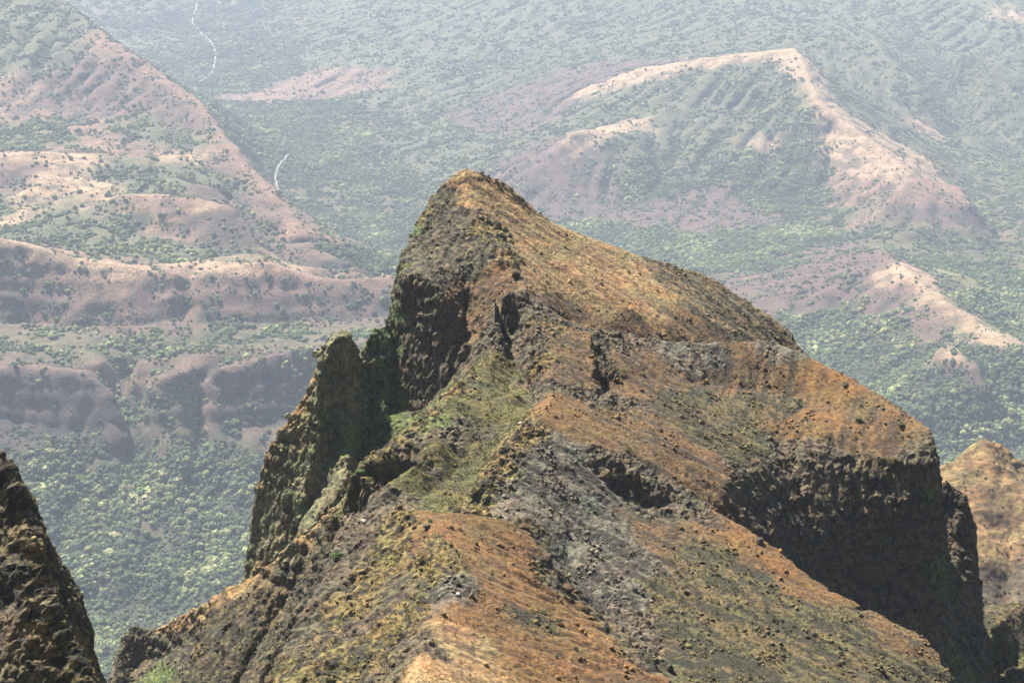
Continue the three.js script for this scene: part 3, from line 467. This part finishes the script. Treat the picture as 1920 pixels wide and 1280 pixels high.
  S('slate', [[300, 1220], [200, 1250]]); S('vine', [[290, 1270]], 0.8); S('slate', [[260, 1230], [330, 1220]]); S('tan', [[345, 1152], [320, 1168]], 0.7);
}
// the way each main slope falls, for the rills and streaks that run down it
const flows = [[62, 612], [30, 640], [28, 350], [105, 530], [60, 470], [85, 400], [-30, 350]].map(([x, d]) => { const g = ridge.slope(x, d, ridge.S, 22), l = Math.hypot(g[0], g[1]); return [x, d, g[0] / l, g[1] / l]; });
const flowWeight = flows.map(() => 0);
function setFlow(x, z) { let t = 0; flows.forEach((f, i) => { const r = ((x - f[0]) ** 2 + (-z - f[1]) ** 2) / 1800; t += flowWeight[i] = Math.exp(-r); }); t += 1e-9; flows.forEach((f, i) => { flowWeight[i] = flowWeight[i] / t < 0.04 ? 0 : flowWeight[i] / t; }); }
function streak(x, z, across, along, k, f = noise) { let s = 0; for (let i = 0; i < flows.length; i++) if (flowWeight[i]) { const q = flows[i], X = x - q[0], D = -z - q[1]; s += flowWeight[i] * f((-q[3] * X + q[2] * D) / across, (q[2] * X + q[3] * D) / along, k + i * 7.7); } return s; }
const nearRelief = (x, y, z, n) => {
  const m = nearCover.mix(x, y, z), steep = smooth(0.80, 0.55, n[1]), rock = clamp(Math.max(m.rock, steep * 0.75));
  const g = ridge.slope(x, -z, ridge.S, 3), s = Math.hypot(g[0], g[1]);
  setFlow(x, z);
  const wx = x + 1.5 * noise(x / 5, y / 5, z / 5), wy = y + 1.5 * noise(x / 5 + 9, y / 5, z / 5), bl = lerp(blocks(wx / 5.5, wy / 6.5, z / 5.5), blocks(wx / 4.2, wy / 15, z / 4.2), steep);
  let h = rock * ((1.25 - 0.6 * steep) * ridged(x / 13, y / 17, z / 13, 3) + 1.2 * (bl - 0.6) + 0.85 * (lerp(blocks(wx / 2.1, wy / 2.1, z / 2.1), blocks(wx / 1.8, wy / 3.6, z / 1.8), steep) - 0.6));
  h += steep * (0.4 + 2.4 * smooth(-0.3, 0.4, fbm(x / 22, y / 22, z / 22, 2))) * (Math.abs(((y + 4 * fbm(x / 12, y / 20, z / 12, 3)) / 5.3) % 1 - 0.5) - 0.25) + steep * 0.8 * ridged(x / 5, y / 30, z / 5, 2);
  h += (1 - rock) * (0.3 * fbm(x / 1.9, y / 1.9, z / 1.9, 3) - 0.8 * smooth(0.25, 0.6, s) * Math.max(0, streak(x, z, 5, 60, 3.3, (p, q, r) => ridged(p, q, r, 2))));
  h += 0.45 * fbm(x / 7, y / 7, z / 7, 3);
  m.water = ridge.at(x, -z, ridge.A); m.streak = rock > 0.5 ? 0 : 0.75 * streak(x, z, 1.6, 16, 4.4) + 0.5 * streak(x, z, 4.5, 50, 8.4);
  m.h = h; m.rk = rock; return m;
};
const nearPaint = (x, y, z, n, m) => {
  const q = (m.rk > 0.5 || m.streak === undefined ? fbm(x / 2.4, y / 2.4, z / 2.4, 4) : 0.4 * fbm(x / 2.4, y / 2.4, z / 2.4, 4) + m.streak + 0.12 * (m.water - 1.6)) + 0.35 * fbm(x / 13, y / 13, z / 13, 3);
  const sp = smooth(-0.02, 0.06, q + 0.3 * noise(x / 0.8, y / 0.8, z / 0.8) + (m.sp - 0.5) * 0.7), v = (1 + 1.1 * fbm(x / 0.9, y / 0.9, z / 0.9, 2)) * (1 + 0.3 * fbm(x / 6 + 50, y / 6, z / 6, 2)), w = 1 + 0.25 * noise(x / 9, y / 9 + 30, z / 9);
  return [lerp(m.ar, m.sr, sp) * v * w, lerp(m.ag, m.sg, sp) * v, lerp(m.ab, m.sb, sp) * v];
};
const soilMat = groundMaterial(22, 0.3, true);
const ridgeGeo = landMesh(ridge, steps(-270, 270, x => Math.abs(x) > 205 ? 2.4 : 0.66 + 0.0012 * Math.abs(x)), steps(266, 780, d => d > 690 ? 3 : 0.3 + 0.00105 * d), 1.25, 2, nearRelief, nearPaint, (x, y, d, y2) => Math.max(y, y2) > EYE - 340 && y > EYE - 400 && Math.abs(x) < 0.43 * d);
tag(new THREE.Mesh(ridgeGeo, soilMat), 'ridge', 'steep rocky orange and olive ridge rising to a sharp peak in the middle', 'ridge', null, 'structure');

// the dark cliff close by on the left
const bluff = new Land(-125, -42, 185, 335, 0.5);
{
  const L = (...pts) => { const p = vv(pts); bluff.line(p); return p; };
  const edge = L([-300, 790, 290], [-80, 820, 281], [0, 862, 275], [25, 892, 272], [45, 950, 268], [65, 1040, 263], [90, 1120, 258], [120, 1190, 254], [165, 1282, 249], [235, 1400, 240], [330, 1560, 228]);
  bluff.line(shift(edge, 5, -26, 10)); bluff.line(shift(edge, 14, -110, 22));
  L([-150, 960, 270], [-60, 1090, 262], [20, 1240, 251], [70, 1300, 247], [150, 1450, 236]); L([-200, 1150, 256], [-100, 1300, 247], [0, 1450, 238]); L([10, 980, 268], [40, 1130, 257]);
  bluff.line([[-125, EYE - 240, 335], [-42, EYE - 240, 335], [-42, EYE - 240, 185]]);
}
bluff.solve(60, 2);
const bluffCover = new Cover(NEAR, 2.2, 1.2);
for (const [k, list] of [['dark', [[10, 1000], [20, 1150], [0, 1250], [-60, 1100]]], ['brown', [[40, 1000], [22, 930], [-40, 950], [60, 1240], [5, 900], [30, 1080]]], ['yellow', [[95, 1180], [130, 1255], [70, 1100], [150, 1278], [50, 1040]]], ['slate', [[60, 1130], [100, 1260], [12, 890]]]]) for (const [u, v] of list) bluffCover.seed(k, bluff.hit(u, v, 186, 334));
const rockRelief = cover => (x, y, z, n) => { const m = cover.mix(x, y, z); m.rk = 0.8; m.h = 1.5 * ridged(x / 9, y / 12, z / 9, 3) + 0.9 * ridged(x / 2.8 + 9, y / 3.2, z / 2.8, 2) + 0.3 * noise(x, y, z); return m; };
const bluffGeo = landMesh(bluff, steps(-122, -46, () => 0.6), steps(190, 330, () => 0.7), 1.0, 2, rockRelief(bluffCover), nearPaint, (x, y, d, y2) => Math.max(y, y2) > EYE - 190);
tag(new THREE.Mesh(bluffGeo, soilMat), 'cliff', 'dark shaded cliff close by at the lower left edge', 'cliff', null, 'structure');

// the brown hill behind the great cliff on the right
const knoll = new Land(230, 540, 940, 1560, 2.5);
{
  const L = (...pts) => { const p = pts.map(q => V(q[0], q[1], q[2] * 1.5)); knoll.line(p); return p; };
  const top = L([1700, 950, 845], [1740, 905, 850], [1770, 874, 850], [1802, 864, 850], [1828, 832, 852], [1845, 824, 852], [1875, 836, 850], [1900, 862, 850], [1925, 882, 850], [2000, 905, 850], [2100, 960, 850]);
  knoll.line(shift(top, 6, -45, 60)); knoll.line(shift(top, 20, -190, 200));
  L([1845, 824, 852], [1862, 900, 822], [1840, 980, 790], [1850, 1060, 760]); L([1780, 960, 800], [1790, 1060, 760], [1800, 1200, 715]); L([1900, 960, 802], [1895, 1050, 768], [1890, 1130, 745], [1900, 1220, 712]);
  L([1925, 940, 810], [1950, 1060, 752], [1960, 1180, 715], [2060, 1200, 715]); L([1850, 1120, 738], [1860, 1260, 700]);
  knoll.line([[230, EYE - 760, 940], [540, EYE - 760, 940]]);
}
knoll.solve(60, 2);
const knollCover = new Cover(NEAR, 9, 6);
for (const [k, list] of [['rust', [[1820, 900], [1850, 930], [1870, 980], [1810, 1020]]], ['tan', [[1840, 860], [1800, 910], [1870, 900], [1840, 1000], [1790, 890]]], ['tan', [[1860, 1040], [1900, 1020], [1820, 960], [1900, 920]]], ['rust', [[1840, 960], [1870, 1080]]], ['dark', [[1900, 1130], [1880, 1160], [1915, 1090]]]]) for (const [u, v] of list) knollCover.seed(k, knoll.hit(u, v, 945, 1550));
const knollGeo = landMesh(knoll, steps(235, 530, () => 2), steps(980, 1550, () => 2.5), 4, 1, (x, y, z, n) => { const m = knollCover.mix(x, y, z); m.rk = 0.4; m.h = 5 * ridged(x / 45, y / 70, z / 45, 3) + 2 * fbm(x / 9, y / 9, z / 9, 3); return m; }, (x, y, z, n, m) => nearPaint(x / 2.5, y / 2.5, z / 2.5, n, m).map(c => c * 0.85), (x, y, d, y2) => Math.max(y, y2) > EYE - 700);
tag(new THREE.Mesh(knollGeo, soilMat), 'brown_hill', 'bare brown hill in light haze behind the dark cliff at the right edge', 'hill', null, 'structure');

// unseen slope added round the viewpoint; it blocks low sky from the cliffs
const rim = new Land(-1500, 1500, -1400, 262, 20);
rim.line([[-1500, EYE - 900, 262], [-300, EYE - 420, 262], [-60, EYE - 240, 262], [0, EYE - 190, 262], [90, EYE - 240, 262], [300, EYE - 420, 262], [1500, EYE - 900, 262]]);
rim.line([[-40, EYE - 100, 110], [40, EYE - 100, 110]]); rim.line([[-1500, EYE - 200, 0], [-300, EYE - 60, -20], [0, EYE - 3, -20], [300, EYE - 60, -20], [1500, EYE - 200, 0]]);
rim.line([[-1500, EYE + 60, -500], [0, EYE + 180, -420], [1500, EYE + 60, -500]]); rim.line([[-1500, EYE + 160, -1400], [1500, EYE + 160, -1400]]);
rim.solve(80, 1);
const rimGeo = landMesh(rim, steps(-1500, 1480, () => 20), steps(-1390, 250, () => 20), 60, 0, (x, y, z) => ({ h: 6 * fbm(x / 90, y / 90, z / 90, 3) }), (x, y, z) => { const q = smooth(-0.1, 0.2, fbm(x / 40, y / 40, z / 40, 3)); return [lerp(0.09, 0.05, q), lerp(0.075, 0.055, q), lerp(0.03, 0.02, q)]; }, (x, y, d) => d < 100 || y < EYE - 0.62 * d);
tag(new THREE.Mesh(rimGeo, groundMaterial(60, 0.5)), 'added_rim_slope', 'unseen rim slope added below and behind the viewpoint to block low sky', 'slope', null, 'structure');

// ================================================================ stones, grass and plants
const M4 = new THREE.Matrix4(), Q = new THREE.Quaternion(), UP = new THREE.Vector3(0, 1, 0);
// stones: lumps cut by flat planes
function stoneGeo(detail, s) {
  const g = mergeVertices(new THREE.IcosahedronGeometry(1, detail).deleteAttribute('uv').deleteAttribute('normal')), p = g.attributes.position, cuts = [];
  for (let k = 0; k < 9; k++) cuts.push([new THREE.Vector3(rr(-1, 1), rr(-1, 1), rr(-1, 1)).normalize(), rr(0.55, 0.85)]);
  const v = new THREE.Vector3();
  for (let i = 0; i < p.count; i++) {
    v.fromBufferAttribute(p, i); v.multiplyScalar(1 + 0.25 * noise(v.x * 1.5 + s, v.y * 1.5, v.z * 1.5));
    for (const [n, d] of cuts) { const q = v.dot(n) - d; if (q > 0) v.addScaledVector(n, -q * 0.92); }
    v.multiplyScalar(1 + 0.06 * noise(v.x * 5 + s, v.y * 5, v.z * 5)); p.setXYZ(i, v.x, v.y * 0.8, v.z);
  }
  g.computeVertexNormals();
  const uv = new Float32Array(p.count * 2); for (let i = 0; i < p.count; i++) { uv[i * 2] = p.getX(i) + p.getZ(i) * 0.5; uv[i * 2 + 1] = p.getY(i) + p.getZ(i) * 0.5; }
  g.setAttribute('uv', new THREE.BufferAttribute(uv, 2)); return g;
}
// leaves: small bent faces spread through the volume of a crown made of several clumps
function leafGeo(clumps, leaves, size, flat = 0.6) {
  const pos = [], v = new THREE.Vector3(), a = new THREE.Vector3(), b = new THREE.Vector3(), n = new THREE.Vector3();
  for (let i = 0; i < leaves; i++) {
    const c = clumps[i % clumps.length];
    v.set(rr(-1, 1), rr(-1, 1), rr(-1, 1)); if (v.lengthSq() < 0.01) v.y = 1; v.normalize(); if (v.y < -0.35) v.y *= -0.7;
    n.copy(v).add(new THREE.Vector3(rr(-0.7, 0.7), rr(-0.2, 0.9), rr(-0.7, 0.7))).normalize();
    v.multiplyScalar(c[3] * Math.pow(rr(0.35, 1), 0.4)); v.y *= flat; v.x += c[0]; v.y += c[1]; v.z += c[2];
    a.set(rr(-1, 1), rr(-1, 1), rr(-1, 1)).cross(n).normalize(); b.crossVectors(n, a); const s = size * rr(0.6, 1.3);
    const P = (x, y, z) => pos.push(v.x + a.x * x * s + b.x * y * s + n.x * z * s, v.y + a.y * x * s + b.y * y * s + n.y * z * s, v.z + a.z * x * s + b.z * y * s + n.z * z * s);
    P(-1, 0, 0); P(0, -0.6, 0.25); P(1, 0, 0); P(-1, 0, 0); P(1, 0, 0); P(0, 0.6, 0.25);
  }
  const g = new THREE.BufferGeometry(); g.setAttribute('position', new THREE.Float32BufferAttribute(pos, 3)); g.computeVertexNormals(); return g;
}
function crownClumps(n, spread) { const c = [[0, 0.1, 0, 0.72]]; for (let k = 0; k < n; k++) { const a = k / n * 6.283 + rr(-0.4, 0.4), r = spread * rr(0.6, 1); c.push([r * Math.cos(a), rr(-0.2, 0.25), r * Math.sin(a), rr(0.35, 0.55)]); } return c; }
const leafMat = (r, g, b) => new THREE.MeshStandardMaterial({ color: new THREE.Color(r, g, b), roughness: 0.85, side: THREE.DoubleSide });
const inView = (x, y, z, m) => { const d = -z * CP + (EYE - y) * SP, a = x / d * F, b = (y - EYE) * CP / d * F - z * SP / d * F; return Math.abs(a) < 960 * m && Math.abs(b) < 640 * m; };
// scatter over a land mesh: calls put(x, y, z, normal, info) count-per-square-metre times
function scatter(g, dens, put) {
  const P = g.attributes.position.array, N = g.attributes.normal.array, I = g.index.array, info = g.userData.info;
  for (let t = 0; t < I.length; t += 3) {
    const a = I[t] * 3, b = I[t + 1] * 3, c = I[t + 2] * 3;
    if (!inView(P[a], P[a + 1], P[a + 2], 1.08)) continue;
    const ex = P[b] - P[a], ey = P[b + 1] - P[a + 1], ez = P[b + 2] - P[a + 2], fx = P[c] - P[a], fy = P[c + 1] - P[a + 1], fz = P[c + 2] - P[a + 2];
    const area = 0.5 * Math.hypot(ey * fz - ez * fy, ez * fx - ex * fz, ex * fy - ey * fx);
    if (N[a] * -P[a] + N[a + 1] * (EYE - P[a + 1]) + N[a + 2] * -P[a + 2] < -0.15 * Math.hypot(P[a], EYE - P[a + 1], P[a + 2])) continue;
    let n = area * dens(info[I[t]], P[a], P[a + 1], P[a + 2], N[a + 1]); n = Math.floor(n) + (rnd() < n % 1 ? 1 : 0);
    for (let k = 0; k < n; k++) { let u = rnd(), w = rnd(); if (u + w > 1) { u = 1 - u; w = 1 - w; } put(P[a] + ex * u + fx * w, P[a + 1] + ey * u + fy * w, P[a + 2] + ez * u + fz * w, [N[a], N[a + 1], N[a + 2]], info[I[t]]); }
  }
}
function instances(list, geos, mat, name, label, category) {
  const per = geos.map(() => []); for (const it of list) per[Math.floor(rnd() * geos.length)].push(it);
  const root = new THREE.Group();
  per.forEach((items, k) => {
    const im = new THREE.InstancedMesh(geos[k], mat, items.length), col = new THREE.Color();
    items.forEach((it, i) => { im.setMatrixAt(i, it.m); im.setColorAt(i, col.setRGB(...it.c)); });
    im.name = name + '_patch'; im.userData.kind = 'stuff'; root.add(im);
  });
  return tag(root, name, label, category, null, 'stuff');
}
const place = (x, y, z, s, tilt = 0, sy = 1) => { Q.setFromEuler(new THREE.Euler(rr(-tilt, tilt), rr(0, 6.283), rr(-tilt, tilt))); return new THREE.Matrix4().compose(new THREE.Vector3(x, y, z), Q, new THREE.Vector3(s * rr(0.85, 1.15), s * sy, s * rr(0.85, 1.15))); };
const white = new THREE.Color(1, 1, 1);
{ // stones
  const list = [];
  for (const g of [ridgeGeo, bluffGeo]) scatter(g, (m, x, y, z) => 1.5 * m.stone * smooth(0.0, 0.3, fbm(x / 9, y / 9, z / 9, 3)), (x, y, z, n, m) => {
    const s = 0.13 + 0.75 * Math.pow(rnd(), 6) + 0.12 * rnd(), k = rr(0.4, 1.6), t = rr(0, 0.6);
    list.push({ m: place(x, y + s * 0.2, z, s, 1.2, rr(0.6, 1)), c: [k * lerp(m.ar, m.sr, t), k * lerp(m.ag, m.sg, t), k * lerp(m.ab, m.sb, t)] });
  });
  console.log('stones', list.length);
  instances(list, [stoneGeo(1, 1), stoneGeo(1, 5), stoneGeo(1, 9)], new THREE.MeshStandardMaterial({ color: white, roughness: 1 }), 'scree', 'loose stones scattered over the slopes of the ridge', 'stones');
}
{ // grass tufts
  const blades = n => { const pos = []; for (let i = 0; i < n; i++) { const a = rr(0, 6.283), r = rr(0, 0.3), x = Math.cos(a) * r, z = Math.sin(a) * r, l = rr(0.5, 1), tx = x + Math.cos(a) * l * 0.5, tz = z + Math.sin(a) * l * 0.5, w = 0.09; pos.push(x - Math.sin(a) * w, 0, z + Math.cos(a) * w, x + Math.sin(a) * w, 0, z - Math.cos(a) * w, tx, l * 0.8, tz); } const g = new THREE.BufferGeometry(); g.setAttribute('position', new THREE.Float32BufferAttribute(pos, 3)); g.computeVertexNormals(); return g; };
  const list = [];
  for (const g of [ridgeGeo, bluffGeo]) scatter(g, (m, x, y, z) => 1.6 * m.tuft * smooth(-0.2, 0.3, fbm(x / 4, y / 4, z / 4, 2)), (x, y, z, n, m) => { const k = rr(0.9, 1.9), s = rr(0.35, 0.8); list.push({ m: place(x, y - 0.05, z, s, 0.3), c: [k * m.ar * 0.95, k * m.ag, k * m.ab * 0.9] }); });
  console.log('tufts', list.length);
  instances(list, [blades(14), blades(18)], new THREE.MeshStandardMaterial({ color: white, roughness: 1, side: THREE.DoubleSide }), 'grass', 'dry grass tufts growing over the ridge', 'grass');
}
const shrubGeos = [0, 1, 2].map(() => leafGeo(crownClumps(4, 0.5), 90, 0.2, 0.75));
{ // low shrubs
  const list = [];
  for (const g of [ridgeGeo, bluffGeo]) scatter(g, (m, x, y, z) => 0.55 * m.shrub * smooth(-0.15, 0.3, fbm(x / 8 + 3, y / 8, z / 8, 2)), (x, y, z, n, m) => { const k = rr(0.5, 1.3), s = 0.22 + 0.75 * Math.pow(rnd(), 3); list.push({ m: place(x, y + s * 0.3, z, s, 0.2), c: rnd() < 0.25 ? [k * 0.11, k * 0.10, k * 0.035] : [k * 0.05, k * 0.058, k * 0.018] }); });
  scatter(knollGeo, m => 0.02 * (0.3 + m.shrub), (x, y, z, n, m) => { const k = rr(0.5, 1.2), s = rr(0.7, 1.8); list.push({ m: place(x, y + s * 0.3, z, s, 0.2), c: [k * 0.06, k * 0.06, k * 0.025] }); });
  console.log('shrubs', list.length);
  instances(list, shrubGeos, new THREE.MeshStandardMaterial({ color: white, roughness: 0.9, side: THREE.DoubleSide }), 'shrubs', 'low green shrubs dotted over the ridge and the brown hill', 'shrubs');
}
// a tree crown: rounded clumps of foliage with a broken surface, and loose leaves round them
function crownGeo(n, spread, k) {
  const parts = [], cl = crownClumps(n, spread), v = new THREE.Vector3();
  cl.forEach((c, q) => {
    const g = mergeVertices(new THREE.IcosahedronGeometry(1, 2).deleteAttribute('uv').deleteAttribute('normal')), p = g.attributes.position;
    for (let i = 0; i < p.count; i++) { v.fromBufferAttribute(p, i); const r = c[3] * (1 + 0.7 * noise(v.x * 2.6 + k * 7 + q, v.y * 2.6, v.z * 2.6) + 0.5 * noise(v.x * 6 + k, v.y * 6 + q, v.z * 6)); p.setXYZ(i, c[0] + v.x * r, c[1] + v.y * r * 0.9, c[2] + v.z * r); }
    const h = g.toNonIndexed(); h.computeVertexNormals(); parts.push(h);
  });
  parts.push(leafGeo(cl.map(c => [c[0], c[1], c[2], c[3] * 1.2]), 110, 0.12, 0.85));
  return mergeGeometries(parts);
}
const crownGeos = [0, 1, 2, 3].map(k => crownGeo(6, 0.62, k));
const trunkGeo = (() => { const g = new THREE.CylinderGeometry(0.05, 0.09, 1.2, 7, 3); g.translate(0, -0.65, 0); return g; })();
{ // the forest on the valley slopes
  const list = [];
  const tone = (x, y, z) => { const w = fbm(x / 260, y / 260, z / 260, 4), k = rr(0.75, 1.4) * (1 + 0.6 * w), p = clamp(rnd() - 0.9 * w + 0.05, 0.02, 1); return p < 0.08 ? [0.19 * k, 0.20 * k, 0.08 * k] : p < 0.35 ? [0.115 * k, 0.13 * k, 0.045 * k] : p < 0.7 ? [0.066 * k, 0.100 * k, 0.030 * k] : [0.040 * k, 0.068 * k, 0.024 * k]; };
  scatter(hillsGeo, (m, x, y, z) => { const far = smooth(2600 * FS, 5000 * FS, -z); return (m.tuft > 0.8 ? m.tuft : m.tuft * smooth(-0.2, 0.3, fbm(x / 90, y / 90, z / 90, 3) + 0.35 * m.gul) * 1.8) / (FS * FS * lerp(15, 70, far)); }, (x, y, z, n, m) => {
    if (riverPts.some(q => Math.hypot(q[0] - x, q[1] - z) < q[2])) return;
    const far = smooth(2600 * FS, 5000 * FS, -z), s = FS * lerp(1, 1.5, far) * lerp(0.6, 1, Math.min(1, m.tuft * 1.2)) * (1.0 + 1.7 * rnd() + 3.0 * Math.pow(rnd(), 5)) * (1 + 0.7 * noise(x / 150, y / 150, z / 150));
    list.push({ m: place(x, y + s * 0.45, z, s, 0.12, rr(0.8, 1.15)), c: tone(x, y, z), d: -z, s, p: [x, y, z] });
  });
  console.log('trees', list.length);
  list.sort((a, b) => b.s / b.d - a.s / a.d);
  const single = list.filter(t => t.p[0] < -40 && inView(...t.p, 0.99) && t.d < 1560 * FS).slice(0, 280), own = new Set(single);
  const mats = [[0.21, 0.21, 0.085], [0.14, 0.145, 0.05], [0.082, 0.10, 0.032], [0.052, 0.07, 0.026]].map(c => leafMat(...c)), bark = new THREE.MeshStandardMaterial({ color: new THREE.Color(0.09, 0.07, 0.05), roughness: 1 });
  const protos = [];
  for (const mt of mats) for (const g of crownGeos.slice(0, 3)) { const t = new THREE.Group(), c = new THREE.Mesh(g, mt), k = new THREE.Mesh(trunkGeo, bark); c.name = 'crown'; k.name = 'trunk'; t.add(c, k); protos.push(t); }
  for (const t of single) { const o = protos[(t.c[0] > 0.13 ? 0 : t.c[0] > 0.08 ? 3 : t.c[0] > 0.05 ? 6 : 9) + Math.floor(rnd() * 3)].clone(); t.m.decompose(o.position, o.quaternion, o.scale); tag(o, 'forest_tree', 'round leafy tree in the valley forest at lower left, between the two dark cliffs', 'tree', 'trees of the valley forest at lower left'); }
  instances(list.filter(t => !own.has(t)), crownGeos, new THREE.MeshStandardMaterial({ color: white, roughness: 0.9, side: THREE.DoubleSide }), 'forest', 'green forest covering the floor and slopes of the canyon', 'forest');
}

// ================================================================ single rocks, shrubs and trees
const caster = new THREE.Raycaster(), landMeshes = scene.children.filter(o => o.isMesh && ['ridge', 'hills'].includes(o.name));
landMeshes.forEach(o => o.updateMatrixWorld());
function pick(u, v, which) { const p = V(u, v, 500); caster.set(camera.position, new THREE.Vector3(p[0], p[1] - EYE, -p[2]).normalize()); return caster.intersectObject(landMeshes.find(o => o.name === which), false)[0]?.point; }
const rockMats = { dark: [0.030, 0.024, 0.018], brown: [0.062, 0.036, 0.018], pale: [0.34, 0.32, 0.27], grey: [0.10, 0.09, 0.07] };
for (const k in rockMats) { const m = new THREE.MeshStandardMaterial({ color: new THREE.Color(...rockMats[k]).multiplyScalar(1.5), roughness: 1, map: soilGrain.clone(), bumpMap: soilBump.clone(), bumpScale: 0.12 }); m.map.repeat.set(0.25, 0.25); m.bumpMap.repeat.set(0.25, 0.25); m.map.needsUpdate = m.bumpMap.needsUpdate = true; rockMats[k] = m; }
const bigStones = [3, 8, 14, 21].map(k => stoneGeo(3, k));
function rock(u, v, r, mat, label, tall = 1, group) {
  const p = pick(u, v, 'ridge'); if (!p) return;
  const o = new THREE.Mesh(bigStones[Math.floor(rnd() * 4)], rockMats[mat]); o.position.set(p.x, p.y + r * 0.35 * tall, p.z); o.rotation.set(rr(-0.3, 0.3), rr(0, 6), rr(-0.3, 0.3)); o.scale.set(r * rr(0.9, 1.15), r * tall, r * rr(0.9, 1.15));
  tag(o, 'boulder', label, 'boulder', group);
}
rock(1423, 1016, 1.25, 'dark', 'dark boulder standing alone on the bare earth crest below the great dark cliff');
rock(977, 795, 0.8, 'pale', 'small white boulder at the upper end of the yellow rock rib');
rock(985, 992, 1.5, 'brown', 'brown rock block at the upper right edge of the orange slope');
rock(1028, 1050, 1.5, 'brown', 'brown upright rock block on the ledge halfway down the orange slope', 1.2);
rock(1066, 1106, 1.6, 'brown', 'largest brown rock block where the orange slope drops to the grey gully');
rock(1080, 1112, 1.0, 'brown', 'smaller brown rock just right of the largest block on the ledge');
rock(1256, 1258, 1.3, 'dark', 'black rock tooth at the bottom edge right of the orange slope', 1.6);
rock(800, 988, 1.1, 'grey', 'grey rock near the top knob of the orange slope');
rock(1062, 998, 0.8, 'dark', 'round dark boulder alone on the grey scree face');
rock(682, 980, 1.0, 'pale', 'largest pale boulder in the dark rocks left of the orange knob');
rock(655, 1010, 0.7, 'grey', 'small grey boulder lowest among the rocks left of the orange knob');
rock(860, 1116, 0.65, 'pale', 'pale stone on the crest between olive rocks and orange slope');
rock(846, 1104, 0.55, 'grey', 'grey stone just left of the pale stone on the crest');
rock(968, 520, 1.9, 'dark', 'dark rock knob on the crest just above the rock tower', 1.3);
rock(1290, 945, 1.2, 'dark', 'dark rock at the start of the bare spur right of the black rocks');
const greens = { dark: leafMat(0.028, 0.036, 0.012), mid: leafMat(0.05, 0.07, 0.018), lime: leafMat(0.20, 0.20, 0.05), pale: leafMat(0.19, 0.20, 0.11), sage: leafMat(0.075, 0.08, 0.045), bright: leafMat(0.075, 0.125, 0.025) };
const stemGeo = new THREE.CylinderGeometry(0.05, 0.08, 0.9, 6, 2); stemGeo.translate(0, -0.4, 0);
const stemMat = new THREE.MeshStandardMaterial({ color: new THREE.Color(0.07, 0.055, 0.04), roughness: 1 });
function bush(u, v, r, tone, label, flat = 0.85, group, name = 'shrub', where = 'ridge') {
  let p = pick(u, v, where); for (let k = 1; !p && k < 12; k++) p = pick(u + k * (u < 800 ? 2 : 0), v + k * 3, where); if (!p) return;
  const o = new THREE.Group(), tree = name !== 'shrub', f = new THREE.Mesh(tree ? crownGeos[Math.floor(rnd() * 4)] : leafGeo(crownClumps(5, 0.5), 260, 0.15, 0.8), greens[tone]), k = new THREE.Mesh(tree ? trunkGeo : stemGeo, stemMat); f.name = tree ? 'crown' : 'foliage'; k.name = tree ? 'trunk' : 'stem';
  o.add(f, k); o.position.set(p.x, p.y + r * 0.5 * flat, p.z); o.rotation.y = rr(0, 6); o.scale.set(r, r * flat, r); tag(o, name, label, tree ? 'tree' : 'shrub', group);
}
bush(1048, 1167, 1.15, 'dark', 'round dark green shrub alone on the lower orange slope');
bush(1018, 1150, 1.0, 'mid', 'green shrub left of the round dark shrub on the orange slope'); bush(998, 1144, 0.9, 'lime', 'pale yellow green shrub, leftmost on the lower orange slope');
bush(1060, 463, 1.5, 'lime', 'lone yellow green shrub in the grooves below the peak', 0.6);
bush(676, 888, 1.8, 'bright', 'bright green shrub hanging at the left end of the grassy spur'); bush(630, 1045, 1.8, 'bright', 'green shrub on the steep edge above the brown lower fin'); bush(858, 1097, 1.2, 'dark', 'dark shrub on the crest beside the pale stone');
bush(806, 978, 0.8, 'mid', 'green tuft behind the grey rock on the orange knob'); bush(1585, 724, 1.5, 'sage', 'grey green shrub on the right skyline of the brown shoulder'); bush(1610, 790, 1.7, 'sage', 'sage green shrub in the middle of the rusty right shoulder'); bush(1690, 800, 1.6, 'mid', 'green shrub near the outer corner of the right shoulder');
bush(1328, 737, 2.3, 'dark', 'dark oval thicket in the middle of the brown shoulder', 0.4);
['first', 'second', 'third', 'fourth', 'fifth', 'sixth', 'seventh', 'eighth'].forEach((w, i) => bush(...[[904, 320], [916, 326], [931, 337], [943, 346], [958, 357], [972, 372], [986, 385], [1014, 402]][i], [1.2, 1.0, 1.3, 1.1, 1.4, 1.3, 1.5, 1.1][i], 'dark', w + ' dark bush down the right skyline from the peak', 0.8, 'bushes on the skyline right of the peak'));
bush(593, 662, 2.3, 'pale', 'pale round tree clinging to the left shoulder of the rock pinnacle', 1, null, 'pale_tree'); bush(537, 778, 1.6, 'pale', 'small pale tree on the left edge of the pinnacle wall, lower down', 1, null, 'pale_tree');
bush(317, 940, 14, 'bright', 'bright green tree beside the bare red patch in the valley forest', 1, null, 'valley_tree', 'hills');
bush(240, 668, 14, 'pale', 'pale tree on the bench, nearest the edge of the dark rock band', 0.8, null, 'valley_tree', 'hills'); bush(100, 628, 14, 'pale', 'pale tree at the foot of the mauve slope near the left edge', 0.9, null, 'valley_tree', 'hills');
renderer.render(scene, camera);
